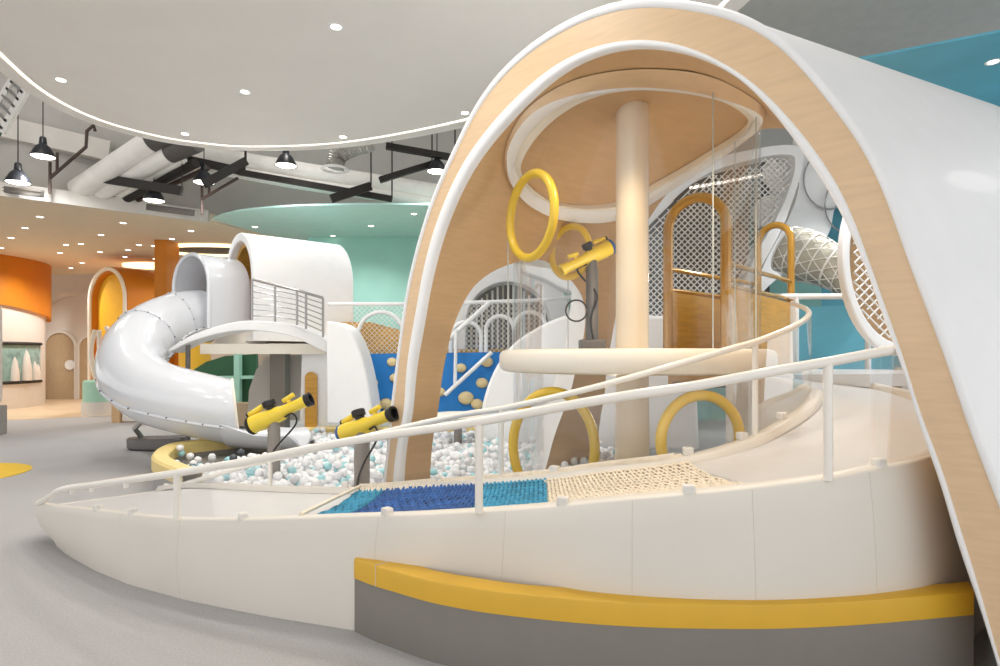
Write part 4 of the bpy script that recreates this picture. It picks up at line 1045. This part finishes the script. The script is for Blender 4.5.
# white swooping body behind the platform
sw = [(478, 450), (480, 418), (486, 390), (497, 365), (512, 345), (528, 333), (550, 321), (575, 313), (600, 312), (650, 315), (690, 330), (700, 450)]
m = MB(); m.prism(smooth_path([P(x, y, 7.3) for x, y in sw], 70), V(.05, .35, 0)); single('curved_fin', m, M['white'], 'broad white dome shaped wall behind the tower platform', 'partition', P(560, 450, 7.4), bevel=.04)
m = MB(); q = smooth_path([P(x, y, 8.2) for x, y in ((520, 268), (545, 279), (570, 291), (600, 292), (640, 280), (640, 262), (600, 250), (540, 252))], 50, True); m.prism(q, V(.0, .35, 0)); single('curved_canopy', m, M['white'], 'white swooping canopy behind the far yellow ring', 'canopy', P(570, 292, 8.2), bevel=.05)
# low pedestal tables in the pit
pt2 = P(458, 470, 7.4); o = thing('pit_stool', 'grey stemmed stool standing in the balls behind the ramp', 'stool', V(pt2.x, pt2.y, .2))
m = MB(); m.lathe([(.12, .0), (.05, .03), (.05, .42), (.06, .44)], V(pt2.x, pt2.y, .15), 20); build('stem', m, M['grey_post'], o)
m = MB(); m.lathe([(0, .43), (.30, .43), (.33, .45), (.30, .48), (0, .49)], V(pt2.x, pt2.y, .15), 28); build('seat', m, M['pad'], o)

# ================================================================== RIGHT BACKGROUND THROUGH THE TUNNEL
nw = thing('net_wall', 'white framed climbing net wall behind the clear tower', 'net wall', P(720, 330, 8.2))
YN = 8.2
fr_pts = [(628, 250), (655, 205), (700, 165), (760, 148), (797, 146), (803, 160), (796, 190), (782, 228), (764, 262), (744, 300), (728, 352), (640, 352)]
fpath = smooth_path([P(x, y, YN) for x, y in fr_pts], 90, True)
cen_ = sum(fpath, Vector()) / len(fpath)
inn_ = [p + (cen_ - p).normalized() * .15 for p in fpath]
m = MB(); m.band(fpath, inn_, V(0, .3, 0), closed=True); build('frame', m, M['white'], nw)
pin_ = [(p.x, p.z) for p in inn_]
def in_poly(x, z):
    r = False; j = len(pin_) - 1
    for i in range(len(pin_)):
        (xi, yi), (xj, yj) = pin_[i], pin_[j]
        if (yi > z) != (yj > z) and x < (xj - xi) * (z - yi) / (yj - yi) + xi: r = not r
        j = i
    return r
build('net', diag_net(None, 625, 805, 150, 352, YN + .05, .085, .009, in_poly), M['net_white'], nw)
for x, y, r in ((783, 172, .27), (771, 212, .24)):
    m = MB(); m.lathe([(0, 0), (r, 0), (r, .06), (0, .06)], P(x, y, YN + .3), 32, (V(1, 0, 0), V(0, 0, 1), V(0, 1, 0))); build('disc_panel', m, M['net_white'], nw)
m = MB(); m.tube([P(690, 188, YN + .5), P(730, 181, YN + .5), P(775, 172, YN + .5)], .02, 8); single('light_strip', m, M['led'], 'thin glowing light strip behind the net wall', 'light strip', P(730, 181, YN + .5))
m = MB(); m.box((3.0, 10.2, 2.75), 3.1, .15, 3.9); struct('grey_back', m, M['duct_dark'])  # added dark panel, stands in for the dim ceiling void behind the net
m = MB(); q = [(803, 120), (850, 120), (900, 150), (900, 205), (842, 200), (828, 235), (800, 262), (770, 285), (745, 310), (765, 262), (797, 196)]
m.prism(smooth_path([P(x, y, 8.6) for x, y in q], 80, True), V(.05, .3, 0)); wsc = single('curved_screen', m, M['white'], 'white curved screen beside the net wall above the rope tunnel', 'partition', P(800, 260, 8.7), bevel=.04)
for x, y, r in ((829, 180, .36), (850, 205, .36)):
    m = MB(); m.tube([P(x, y, 8.55) + V(r * math.cos(a), 0, 1.15 * r * math.sin(a)) for a in np.linspace(0, 2 * PI, 33)[:-1]], .012, 6, closed=True); build('ring_line', m, M['steel'], wsc)
# rope net tunnel
rt = thing('rope_tunnel', 'white rope net crawl tunnel hanging against the teal wall', 'rope tunnel', P(830, 270, 7.6))
ax0, ax1 = P(786, 249, 7.9), P(884, 287, 7.1); dr = (ax1 - ax0).normalized(); e1 = dr.cross(V(0, 0, 1)).normalized(); e2 = e1.cross(dr)
rad = lambda f_: .30 + .03 * math.sin(f_ * 9)
net_m = MB(); NR = 9
for k in range(NR):
    f_ = k / (NR - 1); c_ = ax0.lerp(ax1, f_); m = MB()
    m.tube([c_ + (e1 * math.cos(a) + e2 * math.sin(a)) * rad(f_) for a in np.linspace(0, 2 * PI, 25)[:-1]], .014 if k % 2 == 0 else .008, 6, closed=True); build('hoop', m, M['net_white'], rt)
for k in range(11):
    for sg in (1, -1):
        net_m.tube([ax0.lerp(ax1, f_) + (e1 * math.cos(2 * PI * k / 11 + sg * f_ * 3) + e2 * math.sin(2 * PI * k / 11 + sg * f_ * 3)) * rad(f_) for f_ in np.linspace(0, 1, 22)], .006, 4, cap=False)
build('net', net_m, M['net_white'], rt)
m = MB(); m.grid([[ax0.lerp(ax1, f_) + (e1 * math.cos(a) + e2 * math.sin(a)) * rad(f_) * .93 for a in np.linspace(0, 2 * PI, 26)] for f_ in np.linspace(0, 1, 14)]); note(build('cover', m, M['net_grey'], rt), 'grey woven cover under the ropes')
# hoop with orange net at the right leg
oh = thing('net_hoop', 'white hoop with orange netting just behind the right foot of the wooden arch', 'net hoop', P(880, 375, 6.0))
hc_ = P(905, 256, 6.0); ehx, ehz = 62 / F * 6.0, 100 / F * 6.0
el = lambda s, dy=0: [hc_ + V(ehx * s * math.cos(a), dy, ehz * s * math.sin(a)) for a in np.linspace(0, 2 * PI, 61)[:-1]]
m = MB(); m.band(el(1.0), el(.88), V(0, .12, 0), closed=True); build('hoop', m, M['white'], oh, bevel=.02)
m = MB(); m.prism(el(.86, .11), V(0, .03, 0)); build('backing', m, M['wood'], oh)
build('net', diag_net(None, 848, 962, 150, 375, 6.05, .1, .009, lambda x, z: ((x - hc_.x) / (ehx * .9)) ** 2 + ((z - hc_.z) / (ehz * .9)) ** 2 < 1), M['net_white'], oh)
m = MB(); q = V(hc_.x + .1, hc_.y + .1, 0); m.box(V(q.x, q.y, .6), .2, .12, 1.25); build('foot', m, M['white'], oh)
hb = thing('white_barrier', 'white horizontal barrier rail in front of the teal wall', 'railing', P(800, 330, 6.6))
m = MB(); m.tube([P(764, 296.5, 6.6), P(905, 296.5, 6.6)], .032, 12); build('rail', m, M['white'], hb)
for x in (796, 868): m = MB(); q = P(x, 297, 6.6); m.tube([V(q.x, q.y, 0), q], .03, 10); build('post', m, M['white'], hb)
m = MB(); m.prism([V(2.2, 5.6, 1.06), V(2.9, 4.7, 1.10), V(4.2, 5.3, 1.10), V(4.2, 6.3, 1.10), V(2.8, 6.4, 1.10)], V(0, 0, .1)); lo = single('landing', m, M['deck'], 'pale landing deck at the top of the ramp in front of the teal wall', 'platform', V(3.2, 5.5, 0))
for q in (V(2.5, 5.6, 0), V(4.0, 5.4, 0), V(4.0, 6.2, 0)): m = MB(); m.tube([q, q + V(0, 0, 1.1)], .05, 10); build('leg', m, M['white'], lo)
m = MB(); m.prism([V(3.4, 7.6, 0), V(7.5, 6.0, 0), V(7.7, 6.2, 0), V(3.6, 7.8, 0)], V(0, 0, 1.95)); struct('wall_blue', m, M['teal_deep'])

# ================================================================== CAMERA, LIGHT
cam = bpy.data.cameras.new('camera'); co = bpy.data.objects.new('camera', cam); COL.objects.link(co)
co.location = (0, 0, EYE); co.rotation_euler = (PI / 2, 0, 0); cam.sensor_width = 36; cam.lens = F / 1000 * 36; cam.shift_y = (HZ - 333) / 1000; cam.clip_end = 100
sc.camera = co
w = bpy.data.worlds.new('world'); sc.world = w; w.use_nodes = True
w.node_tree.nodes['Background'].inputs['Color'].default_value = (.985, .99, 1.0, 1); w.node_tree.nodes['Background'].inputs['Strength'].default_value = 1.15
def lamp(kind, name, loc, power, col=(1, .95, .88), size=.3, rot=None, spot=150, blend=.8):
    l = bpy.data.lights.new(name, kind); o = bpy.data.objects.new(name, l); COL.objects.link(o); o.location = loc; l.energy = power; l.color = col
    if kind == 'SPOT': l.spot_size = math.radians(spot); l.spot_blend = blend; l.shadow_soft_size = size
    elif kind == 'POINT': l.shadow_soft_size = size
    elif kind == 'AREA': l.size = size
    if rot: o.rotation_euler = rot
    return o
for i, (x, y) in enumerate(((-4.2, 6.6), (-3.0, 7.4), (-1.8, 6.6), (-3.2, 5.0), (-1.6, 4.4), (-2.4, 3.4), (-.4, 3.2), (.8, 3.4), (-.2, 5.6))):
    lamp('SPOT', 'downlight_beam', (x, y, 4.15), 62, size=.12)
for x, y in ((-11, 14.5), (-12.6, 16.2), (-10.6, 16.4), (-7, 14), (-12, 11.5)): lamp('SPOT', 'hall_beam', (x, y, 3.7), 190, (1, .98, .94), .12)
for x, y in ((-2.8, 11.2), (-1, 11), (5.2, 6.2), (4.6, 7.4), (6, 5), (3.2, 5.7)): lamp('SPOT', 'aqua_beam', (x, y, 3.7), 110, (1, .98, .96), .12)
for x, y, Y in ((43, 162, 9.0), (18, 188, 9.0), (204, 188, 9.6), (286, 171, 9.4), (437, 178, 9.6)): lamp('SPOT', 'pendant_beam', P(x, y, Y), 60, (.95, .97, 1), .1)
for x, y in ((5.2, 3.7), (5.8, 2.2)): lamp('SPOT', 'shell_fill', (x, y, 3.7), 45, (1, .98, .96), .2)  # added out-of-view fill spots that brighten the outside of the tunnel shell
for x, y in ((-6.5, 7.8), (-3.2, 9.2), (.5, 9.0)): lamp('POINT', 'void_fill', (x, y, 5.4), 28, (1, .98, .95), .15)  # added fill lights for the ducts and upper ceiling, no fixtures there
lamp('POINT', 'tower_fill', (1.0, 4.3, 1.9), 9, (1, .88, .7), .12)  # added fill light hanging free inside the tower, brightens the column
lamp('POINT', 'pit_fill', (.9, 4.3, .95), 9, (1, .88, .7), .12)  # added fill light below the platform, lifts the lower tower interior
lamp('SPOT', 'ramp_lamp', (1.72, 2.82, 2.2), 26, (1, .74, .38), .06, spot=120)
for x, y, z in ((.75, 3.55, 2.85), (1.55, 3.35, 2.7)): lamp('SPOT', 'cove_beam', (x, y, z), 34, (1, .84, .6), .08, spot=140)
vs = sc.view_settings; vs.view_transform = 'Standard'; vs.look = 'None'; vs.exposure = 0.22; vs.gamma = 1.0; vs.use_curve_mapping = False
sc.cycles.use_denoising = True; sc.cycles.max_bounces = 8; sc.cycles.transparent_max_bounces = 16; sc.cycles.caustics_reflective = False; sc.cycles.caustics_refractive = False
